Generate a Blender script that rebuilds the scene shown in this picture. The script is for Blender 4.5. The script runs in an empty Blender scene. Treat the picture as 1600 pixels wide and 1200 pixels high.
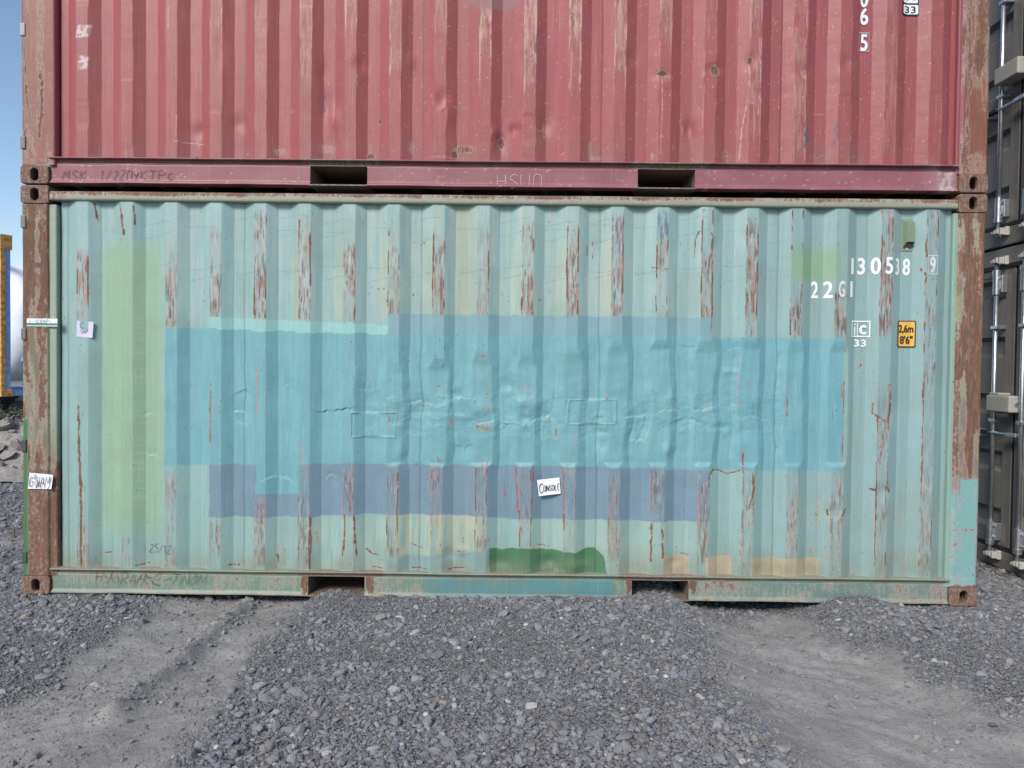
import bpy, bmesh, math, random
import numpy as np
from mathutils import Vector, Matrix
C = bpy.context.scene.collection
R = math.radians
random.seed(7)
rng = np.random.default_rng(7)

# ------------------------------------------------------------------ camera, light, exposure
F_PX = 1130.0
CAM = np.array([0.1011, -4.5514, 1.4708])
PITCH, YAW, ROLL = -0.0216, -0.0058, 0.0111
def cam_axes():
    cy, sy, cp, sp, cr, sr = math.cos(YAW), math.sin(YAW), math.cos(PITCH), math.sin(PITCH), math.cos(ROLL), math.sin(ROLL)
    fw = np.array([sy*cp, cy*cp, sp]); rt = np.array([cy, -sy, 0.0]); up = np.cross(rt, fw)
    return rt*cr + up*sr, -rt*sr + up*cr, fw
RT, UP, FW = cam_axes()
cd = bpy.data.cameras.new('camera'); cam = bpy.data.objects.new('camera', cd); C.objects.link(cam)
cd.sensor_width = 36.0; cd.lens = F_PX/1600*36; cd.clip_start = 0.05; cd.clip_end = 2000
m = Matrix.Identity(4)
for i in range(3):
    m[i][0], m[i][1], m[i][2], m[i][3] = RT[i], UP[i], -FW[i], CAM[i]
cam.matrix_world = m
bpy.context.scene.camera = cam

SUN_EL, SUN_AZ = 38.0, -27.0        # az: degrees from -Y (behind the camera), negative = to the left
w = bpy.data.worlds.new('World'); bpy.context.scene.world = w; w.use_nodes = True
nt = w.node_tree
sky = nt.nodes.new('ShaderNodeTexSky'); sky.sky_type = 'NISHITA'; sky.sun_disc = False
sdir = Vector((math.sin(R(SUN_AZ))*math.cos(R(SUN_EL)), -math.cos(R(SUN_AZ))*math.cos(R(SUN_EL)), math.sin(R(SUN_EL))))
sky.sun_elevation = R(SUN_EL); sky.sun_rotation = math.atan2(sdir.x, sdir.y)
sky.air_density = 1.0; sky.dust_density = 0.25; sky.ozone_density = 1.2; sky.altitude = 50
nt.links.new(sky.outputs[0], nt.nodes['Background'].inputs[0]); nt.nodes['Background'].inputs[1].default_value = 0.135
sl = bpy.data.lights.new('sun', 'SUN'); sl.energy = 3.2; sl.angle = R(20); sl.color = (1.0, 0.94, 0.86)
so = bpy.data.objects.new('sun', sl); C.objects.link(so); so.rotation_euler = sdir.to_track_quat('Z', 'Y').to_euler()
vs = bpy.context.scene.view_settings
vs.view_transform = 'Standard'; vs.look = 'None'; vs.gamma = 1.0; vs.use_curve_mapping = False
vs.exposure = 0.27
bpy.context.scene.cycles.max_bounces = 6

# ------------------------------------------------------------------ geometry of the photograph
def proj(x, y, z):
    dx, dy, dz = x-CAM[0], y-CAM[1], z-CAM[2]
    d = dx*FW[0]+dy*FW[1]+dz*FW[2]
    return 800+F_PX*(dx*RT[0]+dy*RT[1]+dz*RT[2])/d, 600-F_PX*(dx*UP[0]+dy*UP[1]+dz*UP[2])/d
def ray(px, py):
    return FW + RT*((px-800)/F_PX) + UP*((600-py)/F_PX)
def on_y(px, py, y=0.02):
    r = ray(px, py); p = CAM + r*((y-CAM[1])/r[1]); return p[0], p[2]
def on_z(px, py, z=0.0):
    r = ray(px, py); p = CAM + r*((z-CAM[2])/r[2]); return p[0], p[1]

def lin(r, g, b):
    f = lambda c: (c/255/12.92) if c/255 <= 0.04045 else ((c/255+0.055)/1.055)**2.4
    return np.array([f(r), f(g), f(b)])
def S(a, b, x):
    t = np.clip((x-a)/(b-a), 0, 1); return t*t*(3-2*t)
_tab = {}
def vnoise(u, v, seed=0):
    if seed not in _tab: _tab[seed] = np.random.default_rng(1000+seed).random((256, 256))
    T = _tab[seed]
    iu, iv = np.floor(u).astype(np.int64), np.floor(v).astype(np.int64)
    fu, fv = u-iu, v-iv; fu = fu*fu*(3-2*fu); fv = fv*fv*(3-2*fv)
    a, b = T[iu % 256, iv % 256], T[(iu+1) % 256, iv % 256]
    c, d = T[iu % 256, (iv+1) % 256], T[(iu+1) % 256, (iv+1) % 256]
    return (a*(1-fu)+b*fu)*(1-fv)+(c*(1-fu)+d*fu)*fv
def fbm(u, v, seed=0, o=4):
    s, a, n = 0.0, 0.5, 0.0
    for i in range(o):
        s = s + a*vnoise(u*2**i+i*17.3, v*2**i+i*9.1, seed+i); n += a; a *= 0.5
    return s/n

# ------------------------------------------------------------------ object helpers
def thing(name, label, cat, loc=(0, 0, 0), group=None):
    o = bpy.data.objects.new(name, None); C.objects.link(o); o.location = loc; o.empty_display_size = 0.2
    o['label'] = label; o['category'] = cat
    if group: o['group'] = group
    return o
def tag(o, label=None, cat=None, group=None, kind=None):
    for k, v in (('label', label), ('category', cat), ('group', group), ('kind', kind)):
        if v: o[k] = v
    return o
def world_at(p):
    return p.location+((world_at(p.parent)+p.matrix_parent_inverse.translation) if p.parent else Vector((0, 0, 0)))
def adopt(o, parent):
    if parent is not None:
        o.parent = parent
        o.matrix_parent_inverse = Matrix.Translation(-world_at(parent))
    return o
def set_paint(me, paint, rust):
    n = len(me.vertices)
    a = np.empty((n, 4), np.float32)
    paint = np.asarray(paint, np.float32); lum = paint.mean(-1, keepdims=True)
    a[:, :3] = paint*np.array([0.865, 0.85, 0.84], np.float32); a[:, 3] = rust
    at = me.attributes.new('paint', 'FLOAT_COLOR', 'POINT'); at.data.foreach_set('color', a.ravel())
def obj(name, verts, faces, mat, parent=None, paint=(0.3, 0.3, 0.3), rust=0.1, smooth=False):
    me = bpy.data.meshes.new(name); me.from_pydata([tuple(v) for v in verts], [], faces)
    me.materials.append(mat); set_paint(me, paint, rust)
    if smooth: me.polygons.foreach_set('use_smooth', [True]*len(me.polygons))
    me.update()
    o = bpy.data.objects.new(name, me); C.objects.link(o)
    return adopt(o, parent)
def grid(name, X, Y, Z, mat, parent=None, paint=(0.3, 0.3, 0.3), rust=0.1, smooth=True, flip=False, extra=None):
    h, wd = X.shape
    me = bpy.data.meshes.new(name)
    co = np.stack([X, Y, Z], -1).reshape(-1, 3).astype(np.float32)
    me.vertices.add(h*wd); me.vertices.foreach_set('co', co.ravel())
    i = (np.arange(h-1)[:, None]*wd+np.arange(wd-1)[None, :]).ravel()
    q = np.stack([i, i+1, i+wd+1, i+wd], 1)
    if flip: q = q[:, ::-1]
    nf = len(q)
    me.loops.add(nf*4); me.loops.foreach_set('vertex_index', q.ravel().astype(np.int32))
    me.polygons.add(nf); me.polygons.foreach_set('loop_start', (np.arange(nf)*4).astype(np.int32))
    me.polygons.foreach_set('use_smooth', np.full(nf, smooth))
    me.update(calc_edges=True)
    me.materials.append(mat)
    pa = np.broadcast_to(np.asarray(paint, np.float32), (h, wd, 3)).reshape(-1, 3)
    ru = np.broadcast_to(np.asarray(rust, np.float32), (h, wd)).ravel()
    set_paint(me, pa, ru)
    if extra:
        for k, v in extra.items():
            at = me.attributes.new(k, 'FLOAT', 'POINT'); at.data.foreach_set('value', np.asarray(v, np.float32).ravel())
    o = bpy.data.objects.new(name, me); C.objects.link(o)
    return adopt(o, parent)
class MB:
    def __init__(s): s.v, s.f = [], []
    def box(s, x0, x1, y0, y1, z0, z1, bev=0.0):
        if bev:
            bm = bmesh.new(); bmesh.ops.create_cube(bm, size=1)
            for v in bm.verts: v.co = Vector(((x0+x1)/2+v.co.x*(x1-x0), (y0+y1)/2+v.co.y*(y1-y0), (z0+z1)/2+v.co.z*(z1-z0)))
            bmesh.ops.bevel(bm, geom=bm.edges[:], offset=bev, segments=2, affect='EDGES', profile=0.5)
            s.bm(bm); return s
        b = len(s.v)
        s.v += [(x0, y0, z0), (x1, y0, z0), (x1, y1, z0), (x0, y1, z0), (x0, y0, z1), (x1, y0, z1), (x1, y1, z1), (x0, y1, z1)]
        s.f += [tuple(b+i for i in q) for q in ((0, 3, 2, 1), (4, 5, 6, 7), (0, 1, 5, 4), (1, 2, 6, 5), (2, 3, 7, 6), (3, 0, 4, 7))]
        return s
    def bm(s, bm):
        b = len(s.v); bm.verts.ensure_lookup_table(); bm.verts.index_update()
        s.v += [tuple(v.co) for v in bm.verts]; s.f += [tuple(b+v.index for v in f.verts) for f in bm.faces]; bm.free()
    def tube(s, p0, p1, r0, r1=None, n=12, caps=True):
        r1 = r0 if r1 is None else r1
        p0, p1 = Vector(p0), Vector(p1); d = (p1-p0).normalized(); a = d.orthogonal().normalized(); c = d.cross(a)
        b = len(s.v)
        for p, r in ((p0, r0), (p1, r1)):
            for i in range(n):
                t = 2*math.pi*i/n; s.v.append(tuple(p+(a*math.cos(t)+c*math.sin(t))*r))
        for i in range(n): s.f.append((b+i, b+(i+1) % n, b+n+(i+1) % n, b+n+i))
        if caps: s.f += [tuple(b+i for i in reversed(range(n))), tuple(b+n+i for i in range(n))]
        return s
    def path(s, pts, r, n=6):
        for a, b in zip(pts[:-1], pts[1:]): s.tube(a, b, r, n=n)
        return s
    def build(s, name, mat, parent=None, paint=(0.3, 0.3, 0.3), rust=0.1, smooth=False):
        return obj(name, s.v, s.f, mat, parent, paint, rust, smooth)

# ------------------------------------------------------------------ materials
class NG:
    def __init__(s, name):
        s.m = bpy.data.materials.new(name); s.m.use_nodes = True; s.t = s.m.node_tree; s.b = s.t.nodes['Principled BSDF']
    def n(s, typ, **kw):
        x = s.t.nodes.new(typ)
        for k, v in kw.items(): setattr(x, k, v)
        return x
    def put(s, a, b):
        if hasattr(a, 'is_output') or hasattr(a, 'links'): s.t.links.new(a, b)
        else: b.default_value = a
    def math(s, op, a, b=0.0, c=0.0, clamp=False):
        x = s.n('ShaderNodeMath', operation=op, use_clamp=clamp)
        for i, v in enumerate((a, b, c)): s.put(v, x.inputs[i])
        return x.outputs[0]
    def mix(s, f, a, b, blend='MIX'):
        x = s.n('ShaderNodeMix', data_type='RGBA', blend_type=blend, clamp_factor=True)
        s.put(f, x.inputs[0])
        for v, i in ((a, 6), (b, 7)):
            s.put((*v, 1.0) if isinstance(v, (tuple, list)) and len(v) == 3 else v, x.inputs[i])
        return x.outputs[2]
    def coord(s, scale=(1, 1, 1), kind='Object'):
        tc = s.n('ShaderNodeTexCoord'); mp = s.n('ShaderNodeMapping'); mp.inputs['Scale'].default_value = scale
        s.t.links.new(tc.outputs[kind], mp.inputs[0]); return mp.outputs[0]
    def noise(s, co, scale, detail=4, rough=0.6, dist=0.0):
        x = s.n('ShaderNodeTexNoise'); s.t.links.new(co, x.inputs['Vector'])
        x.inputs['Scale'].default_value = scale; x.inputs['Detail'].default_value = detail
        x.inputs['Roughness'].default_value = rough; x.inputs['Distortion'].default_value = dist
        return x.outputs['Fac']
    def voro(s, co, scale, feature='F1', out='Distance'):
        x = s.n('ShaderNodeTexVoronoi', feature=feature); s.t.links.new(co, x.inputs['Vector']); x.inputs['Scale'].default_value = scale
        return x.outputs[out]
    def step(s, v, a, b):
        x = s.n('ShaderNodeMapRange', interpolation_type='SMOOTHSTEP'); s.put(v, x.inputs[0])
        s.put(a, x.inputs[1]); s.put(b, x.inputs[2]); return x.outputs[0]
    def bump(s, h, strength=0.3, dist=0.01):
        x = s.n('ShaderNodeBump'); s.put(h, x.inputs['Height']); x.inputs['Strength'].default_value = strength; x.inputs['Distance'].default_value = dist
        s.t.links.new(x.outputs[0], s.b.inputs['Normal'])
    def out(s, col, rough=0.6, metal=0.0, spec=None):
        s.put((*col, 1.0) if isinstance(col, tuple) and len(col) == 3 else col, s.b.inputs['Base Color'])
        s.put(rough, s.b.inputs['Roughness']); s.put(metal, s.b.inputs['Metallic'])
        if spec is not None: s.b.inputs['Specular IOR Level'].default_value = spec
        return s.m

def weathered():
    g = NG('weathered_paint')
    at = g.n('ShaderNodeAttribute', attribute_name='paint'); base, rust = at.outputs['Color'], at.outputs['Alpha']
    st = g.coord((1, 1, 0.09)); co = g.coord(); hair = g.coord((1, 1, 0.02))
    n1 = g.noise(st, 120, 5, 0.72); n2 = g.noise(co, 42, 6, 0.7); n3 = g.noise(co, 260, 3, 0.7); hn = g.noise(hair, 170, 3, 0.6)
    # paint tone
    tone = g.math('ADD', 0.80, g.math('MULTIPLY', 0.30, g.math('ADD', g.math('MULTIPLY', n1, 0.5), g.math('MULTIPLY', hn, 0.5))))
    tone = g.math('ADD', tone, g.math('MULTIPLY', 0.10, g.noise(co, 5, 4, 0.6)))
    cv = g.n('ShaderNodeCombineColor'); [g.put(tone, cv.inputs[i]) for i in range(3)]
    p = g.mix(1.0, base, cv.outputs[0], 'MULTIPLY')
    # thin vertical pale and dark hairlines
    p = g.mix(g.math('MULTIPLY', 0.18, g.step(hn, 0.60, 0.76)), p, (0.62, 0.66, 0.66))
    p = g.mix(g.math('MULTIPLY', 0.26, g.step(hn, 0.38, 0.27)), p, (0.12, 0.15, 0.15))
    # stain halo
    p = g.mix(g.math('MULTIPLY', g.math('MINIMUM', rust, 0.8), 0.40), p, (0.26, 0.19, 0.13))
    # flakes
    nn = g.math('ADD', g.math('ADD', g.math('MULTIPLY', n1, 0.42), g.math('MULTIPLY', n2, 0.30)), g.math('MULTIPLY', n3, 0.28))
    thr = g.math('SUBTRACT', 0.76, g.math('MULTIPLY', rust, 0.46))
    mk = g.step(nn, g.math('SUBTRACT', thr, 0.02), g.math('ADD', thr, 0.085))
    mk = g.math('MULTIPLY', g.math('MULTIPLY', mk, g.step(rust, 0.02, 0.08)), g.math('ADD', 0.62, g.math('MULTIPLY', n2, 0.55)), clamp=True)
    rc = g.mix(g.step(n2, 0.35, 0.65), (0.055, 0.027, 0.018), (0.150, 0.060, 0.034))
    rc = g.mix(g.step(g.noise(st, 120, 4, 0.7), 0.47, 0.68), rc, (0.26, 0.105, 0.052))
    col = g.mix(mk, p, rc)
    # bright chip rims
    rim = g.math('MULTIPLY', g.step(nn, g.math('SUBTRACT', thr, 0.035), thr), g.math('SUBTRACT', 1.0, mk))
    rim = g.math('MULTIPLY', rim, g.step(rust, 0.15, 0.4))
    col = g.mix(g.math('MULTIPLY', rim, 0.35), col, (0.62, 0.56, 0.50))
    # tiny dark nicks
    nick = g.step(g.noise(g.coord((1, 1, 0.45)), 95, 2, 0.5), 0.715, 0.75)
    col = g.mix(g.math('MULTIPLY', nick, 0.75), col, (0.05, 0.04, 0.035))
    rough = g.math('ADD', 0.44, g.math('ADD', g.math('MULTIPLY', mk, 0.42), g.math('MULTIPLY', n2, 0.16)))
    h = g.math('SUBTRACT', g.math('MULTIPLY', g.noise(co, 9, 4, 0.55), 0.45), g.math('MULTIPLY', mk, 0.12))
    h = g.math('ADD', h, g.math('MULTIPLY', n3, 0.06)); h = g.math('ADD', h, g.math('MULTIPLY', hn, 0.10))
    g.bump(h, 0.35, 0.008)
    return g.out(col, rough, 0.0, 0.5)
WP = weathered()
def plain(name, col, rough=0.6, metal=0.0, vary=0.15, scale=40, bump=0.1):
    g = NG(name); co = g.coord(); n = g.noise(co, scale, 5, 0.65)
    a = tuple(c*(1-vary) for c in col); b = tuple(min(1, c*(1+vary)) for c in col)
    c = g.mix(g.step(n, 0.3, 0.7), a, b)
    if bump: g.bump(n, bump, 0.004)
    return g.out(c, g.math('ADD', rough-0.06, g.math('MULTIPLY', n, 0.12)), metal)
M_BLACK = plain('dark_cavity_steel', (0.018, 0.015, 0.013), 0.85)
M_WHITE = plain('white_print', (0.74, 0.76, 0.76), 0.6, vary=0.10, scale=120, bump=0)
M_FADED = plain('faded_white_print', (0.56, 0.60, 0.59), 0.7, vary=0.30, scale=160, bump=0)
M_INK = plain('black_ink', (0.012, 0.012, 0.014), 0.6, bump=0)
M_PENCIL = plain('grey_marker', (0.065, 0.06, 0.062), 0.8, vary=0.5, scale=200, bump=0)
M_CHALK = plain('chalk', (0.60, 0.50, 0.52), 0.9, vary=0.3, scale=300, bump=0)
M_PAPER = plain('white_paper', (0.78, 0.77, 0.80), 0.8, vary=0.03, scale=30, bump=0.15)
M_LILAC = plain('lilac_paper', (0.62, 0.56, 0.72), 0.8, vary=0.03, scale=30, bump=0.15)
M_YELLOW = plain('yellow_label', (0.72, 0.39, 0.055), 0.5, vary=0.06, bump=0)
M_STICKG = plain('green_sticker', (0.03, 0.25, 0.15), 0.5, bump=0)
M_GALV = plain('galvanised_steel', (0.62, 0.64, 0.67), 0.32, 0.9, vary=0.12, scale=25, bump=0.05)
M_CAST = plain('pale_cast_metal', (0.50, 0.49, 0.46), 0.55, 0.2, vary=0.15)
M_TAUPE = plain('taupe_paint', (0.150, 0.140, 0.130), 0.5, vary=0.10, scale=6, bump=0.05)
M_TAUPEL = plain('pale_taupe_paint', (0.36, 0.345, 0.32), 0.5, vary=0.06, scale=10, bump=0.05)
M_RUBBER = plain('black_rubber', (0.010, 0.011, 0.015), 0.6, bump=0.05)

# ------------------------------------------------------------------ wall profile
PITCH_W = 0.2814
XC0 = 0.5*(on_y(130.5, 420)[0] + on_y(1454, 420)[0]) - 9.5*PITCH_W
DEP, YB = 0.036, 0.014
KX = [(-0.036, 0.0), (0.036, 0.0), (0.104, 1.0), (0.1774, 1.0)]
XL, XR = -2.800, 2.835
def prof(x):
    u = np.mod(x-XC0+0.036, PITCH_W)-0.036
    return DEP*np.interp(u, [-0.036, 0.036, 0.104, 0.1774, 0.2454], [0, 0, 1, 1, 0])
def wall_columns(step=0.005):
    br = [XL]
    for k in range(-1, 21):
        for u, _ in KX: br.append(XC0+k*PITCH_W+u)
    br = [XL]+sorted(b for b in br if XL+0.01 < b < XR-0.01)+[XR]
    xs = []
    for a, b in zip(br[:-1], br[1:]):
        n = max(2, int(round((b-a)/step))); xs += list(np.linspace(a, b, n, endpoint=False))
    return np.array(xs+[XR])
def xk(k): return XC0+k*PITCH_W
def gauss(PX, PY, cx, cy, rx, ry): return np.exp(-((PX-cx)/rx)**2-((PY-cy)/ry)**2)
def interp_edge(pts): 
    a = np.array(pts, float); return lambda px: np.interp(px, a[:, 0], a[:, 1])

class Canvas:
    """colour and rust of a sheet of steel, with photograph coordinates measured on it"""
    def __init__(s, X, Y, Z, base):
        s.X, s.Y, s.Z = X, Y, Z; s.PX, s.PY = proj(X, np.full_like(X, 0.02), Z)
        s.c = np.ones(X.shape+(3,))*base; s.r = np.zeros(X.shape)
        s.e = (fbm(X*22, Z*22, 3)-0.5)*7; s.e2 = (fbm(X*22, Z*22, 11)-0.5)*7
        s.streak = fbm(X*60, Z*5, 21); s.blot = fbm(X*9, Z*9, 31); s.fine = fbm(X*110, Z*45, 41, 3); s.fine2 = fbm(X*45, Z*30, 45, 2)
    def lay(s, mask, col):
        s.c += (np.asarray(col)-s.c)*mask[..., None]
    def patch(s, x0, x1, top, bot, col, a=1.0, soft=0.7, wob=1.0):
        t = top(s.PX) if callable(top) else top; b = bot(s.PX) if callable(bot) else bot
        px, py = s.PX+s.e2*wob*0.8, s.PY+s.e*wob*0.8
        k = S(x0-soft, x0+soft, px)*S(x1+soft, x1-soft, px)*S(t-soft, t+soft, py)*S(b+soft, b-soft, py)
        s.lay(k*a, col); return k
    def clean(s, mask): s.r *= (1-mask)
    def line(s, pts, wpx, amt=0.0, col=None, jit=1.0):
        pts = np.array(pts, float)
        lo, hi = pts.min(0)-6*wpx-4, pts.max(0)+6*wpx+4
        sel = np.where((s.PX > lo[0]) & (s.PX < hi[0]) & (s.PY > lo[1]) & (s.PY < hi[1]))
        if not len(sel[0]): return
        px, py = s.PX[sel]+s.e[sel]*0.35*jit, s.PY[sel]+s.e2[sel]*0.35*jit
        d = np.full(px.shape, 1e9)
        for a, b in zip(pts[:-1], pts[1:]):
            v = b-a; t = np.clip(((px-a[0])*v[0]+(py-a[1])*v[1])/max(1e-9, v@v), 0, 1)
            d = np.minimum(d, np.hypot(px-a[0]-t*v[0], py-a[1]-t*v[1]))
        k = S(wpx*1.15, wpx*0.3, d*(0.45+1.1*s.fine2[sel]))
        if amt:
            br = 0.72+0.28*S(0.36, 0.60, s.fine[sel]); s.r[sel] = np.maximum(s.r[sel], k*amt*br)
            h = S(wpx*5+2, 0, d)*amt*0.20; s.r[sel] = np.maximum(s.r[sel], h)
        if col is not None: s.c[sel] += (np.asarray(col)-s.c[sel])*(k*(0.35+0.65*S(0.35, 0.6, s.fine[sel])))[:, None]
    def blob(s, x, y, rx, ry, amt): s.r = np.maximum(s.r, amt*np.clip(1.5*gauss(s.PX, s.PY, x, y, rx, ry)*(0.5+s.fine), 0, 1))

def crest_tools(cv):
    xrow = cv.X[0]
    def cols(k):
        i = np.where(np.abs(xrow-XC0-k*PITCH_W) < 0.075)[0]; return slice(i[0], i[-1]+1)
    def edges(k, y0, y1, amt, side=0, wd=0.006):
        q = cols(k); U, Z, PY, e = cv.X[:, q]-XC0-k*PITCH_W, cv.Z[:, q], cv.PY[:, q], cv.e[:, q]; X = cv.X[:, q]
        for sgn in (-1, 1):
            if side and sgn != side: continue
            d = np.abs(U-sgn*0.034+e*0.0005+(fbm(X*9, Z*7, 55+k+sgn, 2)-0.5)*0.010)
            br = S(0.36, 0.66, fbm(X*34, Z*8, 50+k+7*sgn, 3)); thick = 0.5+1.1*vnoise(X*0+sgn, Z*11, 58+k)
            mk = S(wd*1.5*thick, wd*0.4*thick, d)*S(y0-8, y0+8, PY+e)*S(y1+8, y1-8, PY+e)
            cv.r[:, q] = np.maximum(cv.r[:, q], mk*min(1, amt*1.7)*(0.30+0.70*br))
    def fill(k, y0, y1, amt, col=None, ca=0.6):
        q = cols(k); U, Z, PY, e = cv.X[:, q]-XC0-k*PITCH_W, cv.Z[:, q], cv.PY[:, q], cv.e[:, q]; X = cv.X[:, q]
        mk = S(0.040, 0.034, np.abs(U)+0.0003*e)*S(y0-14, y0+14, PY+e*3)*S(y1+5, y1-5, PY+e)
        br = S(0.35, 0.72, fbm(X*85, Z*9, 90+k, 4)); dg = S(0.45, 0.62, fbm(X*60+Z*34, Z*20, 190+k, 3))
        var = 0.30+0.95*S(0.30, 0.68, vnoise(X*0+k*3.7, Z*5.5, 240)*0.7+0.3*vnoise(X*22, Z*9, 241)); mk = mk*var
        cv.r[:, q] = np.maximum(cv.r[:, q], mk*amt*0.66*(0.16+0.55*br+0.35*dg))
        if col is not None:
            m = mk*ca*S(0.32, 0.62, fbm(X*65, Z*12, 120+k, 4)); cv.c[:, q] += (np.asarray(col)-cv.c[:, q])*m[..., None]
            m = mk*ca*0.45*S(0.58, 0.70, fbm(X*120, Z*22+X*40, 220+k, 3)); cv.c[:, q] += (lin(206, 202, 196)-cv.c[:, q])*m[..., None]
            m = mk*ca*S(0.55, 0.70, fbm(X*170, Z*14, 260+k, 2)); cv.c[:, q] += (lin(96, 74, 70)-cv.c[:, q])*m[..., None]
    return edges, fill

# ================================================================== GREEN CONTAINER
W2, H = 3.029, 2.591
TEAL = lin(147, 184, 182)
green = thing('shipping_container', 'weathered pale teal container with blue repaint patches, standing on the gravel under the red one', 'shipping container', (0, 1.219, 0))
Z_SILL, Z_RAIL = 0.170, 2.500

def build_wall_green():
    xs = wall_columns(); zs = np.linspace(Z_SILL, Z_RAIL, 466)
    X, Z = np.meshgrid(xs, zs); cv = Canvas(X, None, Z, TEAL); PX, PY = cv.PX, cv.PY
    edges, fill = crest_tools(cv)
    # ---- shape
    blue = S(480, 640, PX)*S(1330, 1180, PX)*S(515, 560, PY)*S(745, 715, PY)
    X2 = X+(fbm(X*3, Z*9, 60)-0.5)*0.004+(fbm(X*5, Z*4.5, 64)-0.5)*0.044*blue
    puck = [(520, 642, 26, 8, 11), (655, 629, 18, 7, 10), (722, 622, 24, 8, 12), (752, 662, 16, 10, 8), (800, 662, 22, 9, 11), (852, 654, 20, 8, 12),
            (990, 652, 22, 8, 11), (1000, 688, 18, 9, 12), (1072, 654, 22, 8, 10), (1098, 642, 18, 7, 9), (430, 747, 22, 7, 9), (515, 744, 7, 5, 6),
            (718, 697, 14, 6, 8), (868, 684, 14, 8, 8), (370, 642, 12, 7, 7), (378, 662, 10, 6, 6), (375, 610, 12, 6, 6), (1182, 652, 18, 14, 10), (620, 640, 12, 8, 7),
            (1040, 640, 14, 7, 8), (940, 650, 14, 7, 7), (575, 610, 16, 8, 5), (455, 600, 14, 9, 5), (1150, 545, 14, 4, 5), (1075, 540, 14, 4, 5), (240, 712, 12, 8, 5), (234, 648, 12, 9, 5), (330, 665, 8, 6, 4)]
    for x, y, rx, ry, a in puck: X2 = X2+0.0018*a*math.sin(x*0.9)*gauss(PX, PY, x+8, y, rx*1.1, ry*2.6)
    D = prof(X)
    kk = np.floor((X-XC0)/PITCH_W+0.5)
    top_ = 530+60*vnoise(kk*3.1, kk*0+2, 72)*S(1000, 900, PX)
    clipd = 0.0150*S(588, 640, PX)*S(1345, 1320, PX)*S(top_, top_+12+20*vnoise(kk*2.3, kk*0+5, 73), PY+cv.e*0.5)*S(731, 722, PY+cv.e*0.5)*(0.35+1.1*fbm(kk*1.7, Z*2.2, 71))
    D = np.maximum(D, clipd)+0.0008*np.exp(-((D-clipd)/0.004)**2)
    w_ = (fbm(X*2.2, Z*2.2, 75)-0.5)*0.010+(fbm(X*7, Z*7, 77)-0.5)*0.006*blue+(np.abs(fbm(X*11, Z*16, 79)-0.5)-0.1)*0.009*blue*S(590, 632, PY)*S(700, 665, PY)
    D = D+w_*S(0.0, 0.12, Z-Z_SILL)*S(0.0, 0.12, Z_RAIL-Z)
    for i, (x, y, rx, ry, a) in enumerate(puck):
        jag = (fbm(X*38, Z*12, 500+i, 3)-0.5); dx = (PX-x)/rx; arc = (4.5 if i % 3 else -2.5)*dx*dx
        q = (PY-y-arc-0.10*(PX-x)*math.sin(x)+jag*7)*(1 if i % 4 else -1)
        g_ = np.exp(-np.abs(dx)**3)*(0.35+1.3*S(0.35, 0.65, fbm(X*24, Z*4, 540+i, 2))); wd = 2.2+2.5*((i*0.37) % 1)
        up_ = np.where(q < 0, np.exp(np.minimum(q, 0)/(ry*1.3)), 0.0)*S(wd, -wd, q); lo_ = S(-wd, wd, q)*np.exp(-np.maximum(q, 0)/(ry*0.9))
        D = D+a*0.00045*g_*(up_-0.55*lo_)+0.0006*a*math.cos(x*2.1)*gauss(PX, PY, x+4, y+ry, rx*0.9, ry*2.4)
    rb = np.random.default_rng(21)
    bl = blue
    for i in range(70):
        x, y = rb.uniform(480, 1200), 650+rb.normal(0, 34); a = rb.normal(0, 5.5); rx, ry = rb.uniform(5, 15), rb.uniform(5, 18)
        D = D+a*0.001*gauss(PX, PY, x, y, rx, ry)*blue
    for x, y, rx, ry, a in [(700, 868, 14, 10, 14), (722, 862, 10, 8, -8), (780, 880, 18, 10, 12), (858, 878, 12, 8, 12), (905, 885, 20, 8, -8), (1055, 880, 12, 7, 8), (1240, 600, 12, 30, 9),
                            (1385, 645, 14, 20, 14), (1380, 768, 12, 12, 12), (1303, 800, 12, 10, 10), (1100, 345, 16, 26, -8), (1172, 372, 12, 14, 7), (560, 650, 40, 30, 6), (690, 600, 20, 30, 7), (760, 640, 24, 50, 8), (820, 690, 24, 40, 6)]:
        D = D+a*0.001*gauss(PX, PY, x, y, rx, ry)
    for x0, x1, y0, y1 in ((549, 618, 645, 683), (889, 960, 625, 663)):     # welded-in repair plates
        dx = np.maximum(np.abs(PX-(x0+x1)/2)-(x1-x0)/2, -99); dy = np.abs(PY-(y0+y1)/2)-(y1-y0)/2
        dist = np.abs(np.maximum(dx, dy)+cv.e*0.12)
        bead = S(2.0, 0.6, dist); D = D-0.0032*bead*(0.2+1.3*cv.fine)
        inside = S(0, -2, np.maximum(dx, dy)); D = D*(1-0.25*inside)+0.25*inside*0.016
    # ---- paint
    cream, milky = lin(180, 190, 170), lin(180, 198, 196)
    cv.lay(0.5*S(0.42, 0.66, cv.streak)*S(520, 470, PY)*S(430, 640, PX)*S(1130, 900, PX), cream)
    cv.lay(0.35*S(0.40, 0.65, fbm(X*28, Z*2.5, 23))*S(540, 480, PY), milky)
    cv.lay(0.6*S(1080, 1250, PX)*np.ones_like(PX), lin(134, 168, 172))  # right end laid darker and bluer: light fall-off put into the colour
    cv.lay(0.45*S(720, 830, PY)*np.ones_like(PX), lin(140, 176, 170))
    for k in range(5, 13):                                               # rain-washed cream runs left of the ridges
        u = X-xk(k)
        cv.lay(0.5*S(-0.110, -0.070, u+cv.e*0.003)*S(-0.030, -0.042, u)*S(330+18*(k % 3), 400, PY)*S(500, 490, PY), lin(178, 186, 162))
    cv.lay(0.75*S(712, 718, PX)*S(738, 732, PX)*S(318, 330, PY), lin(178, 186, 160))
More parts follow.
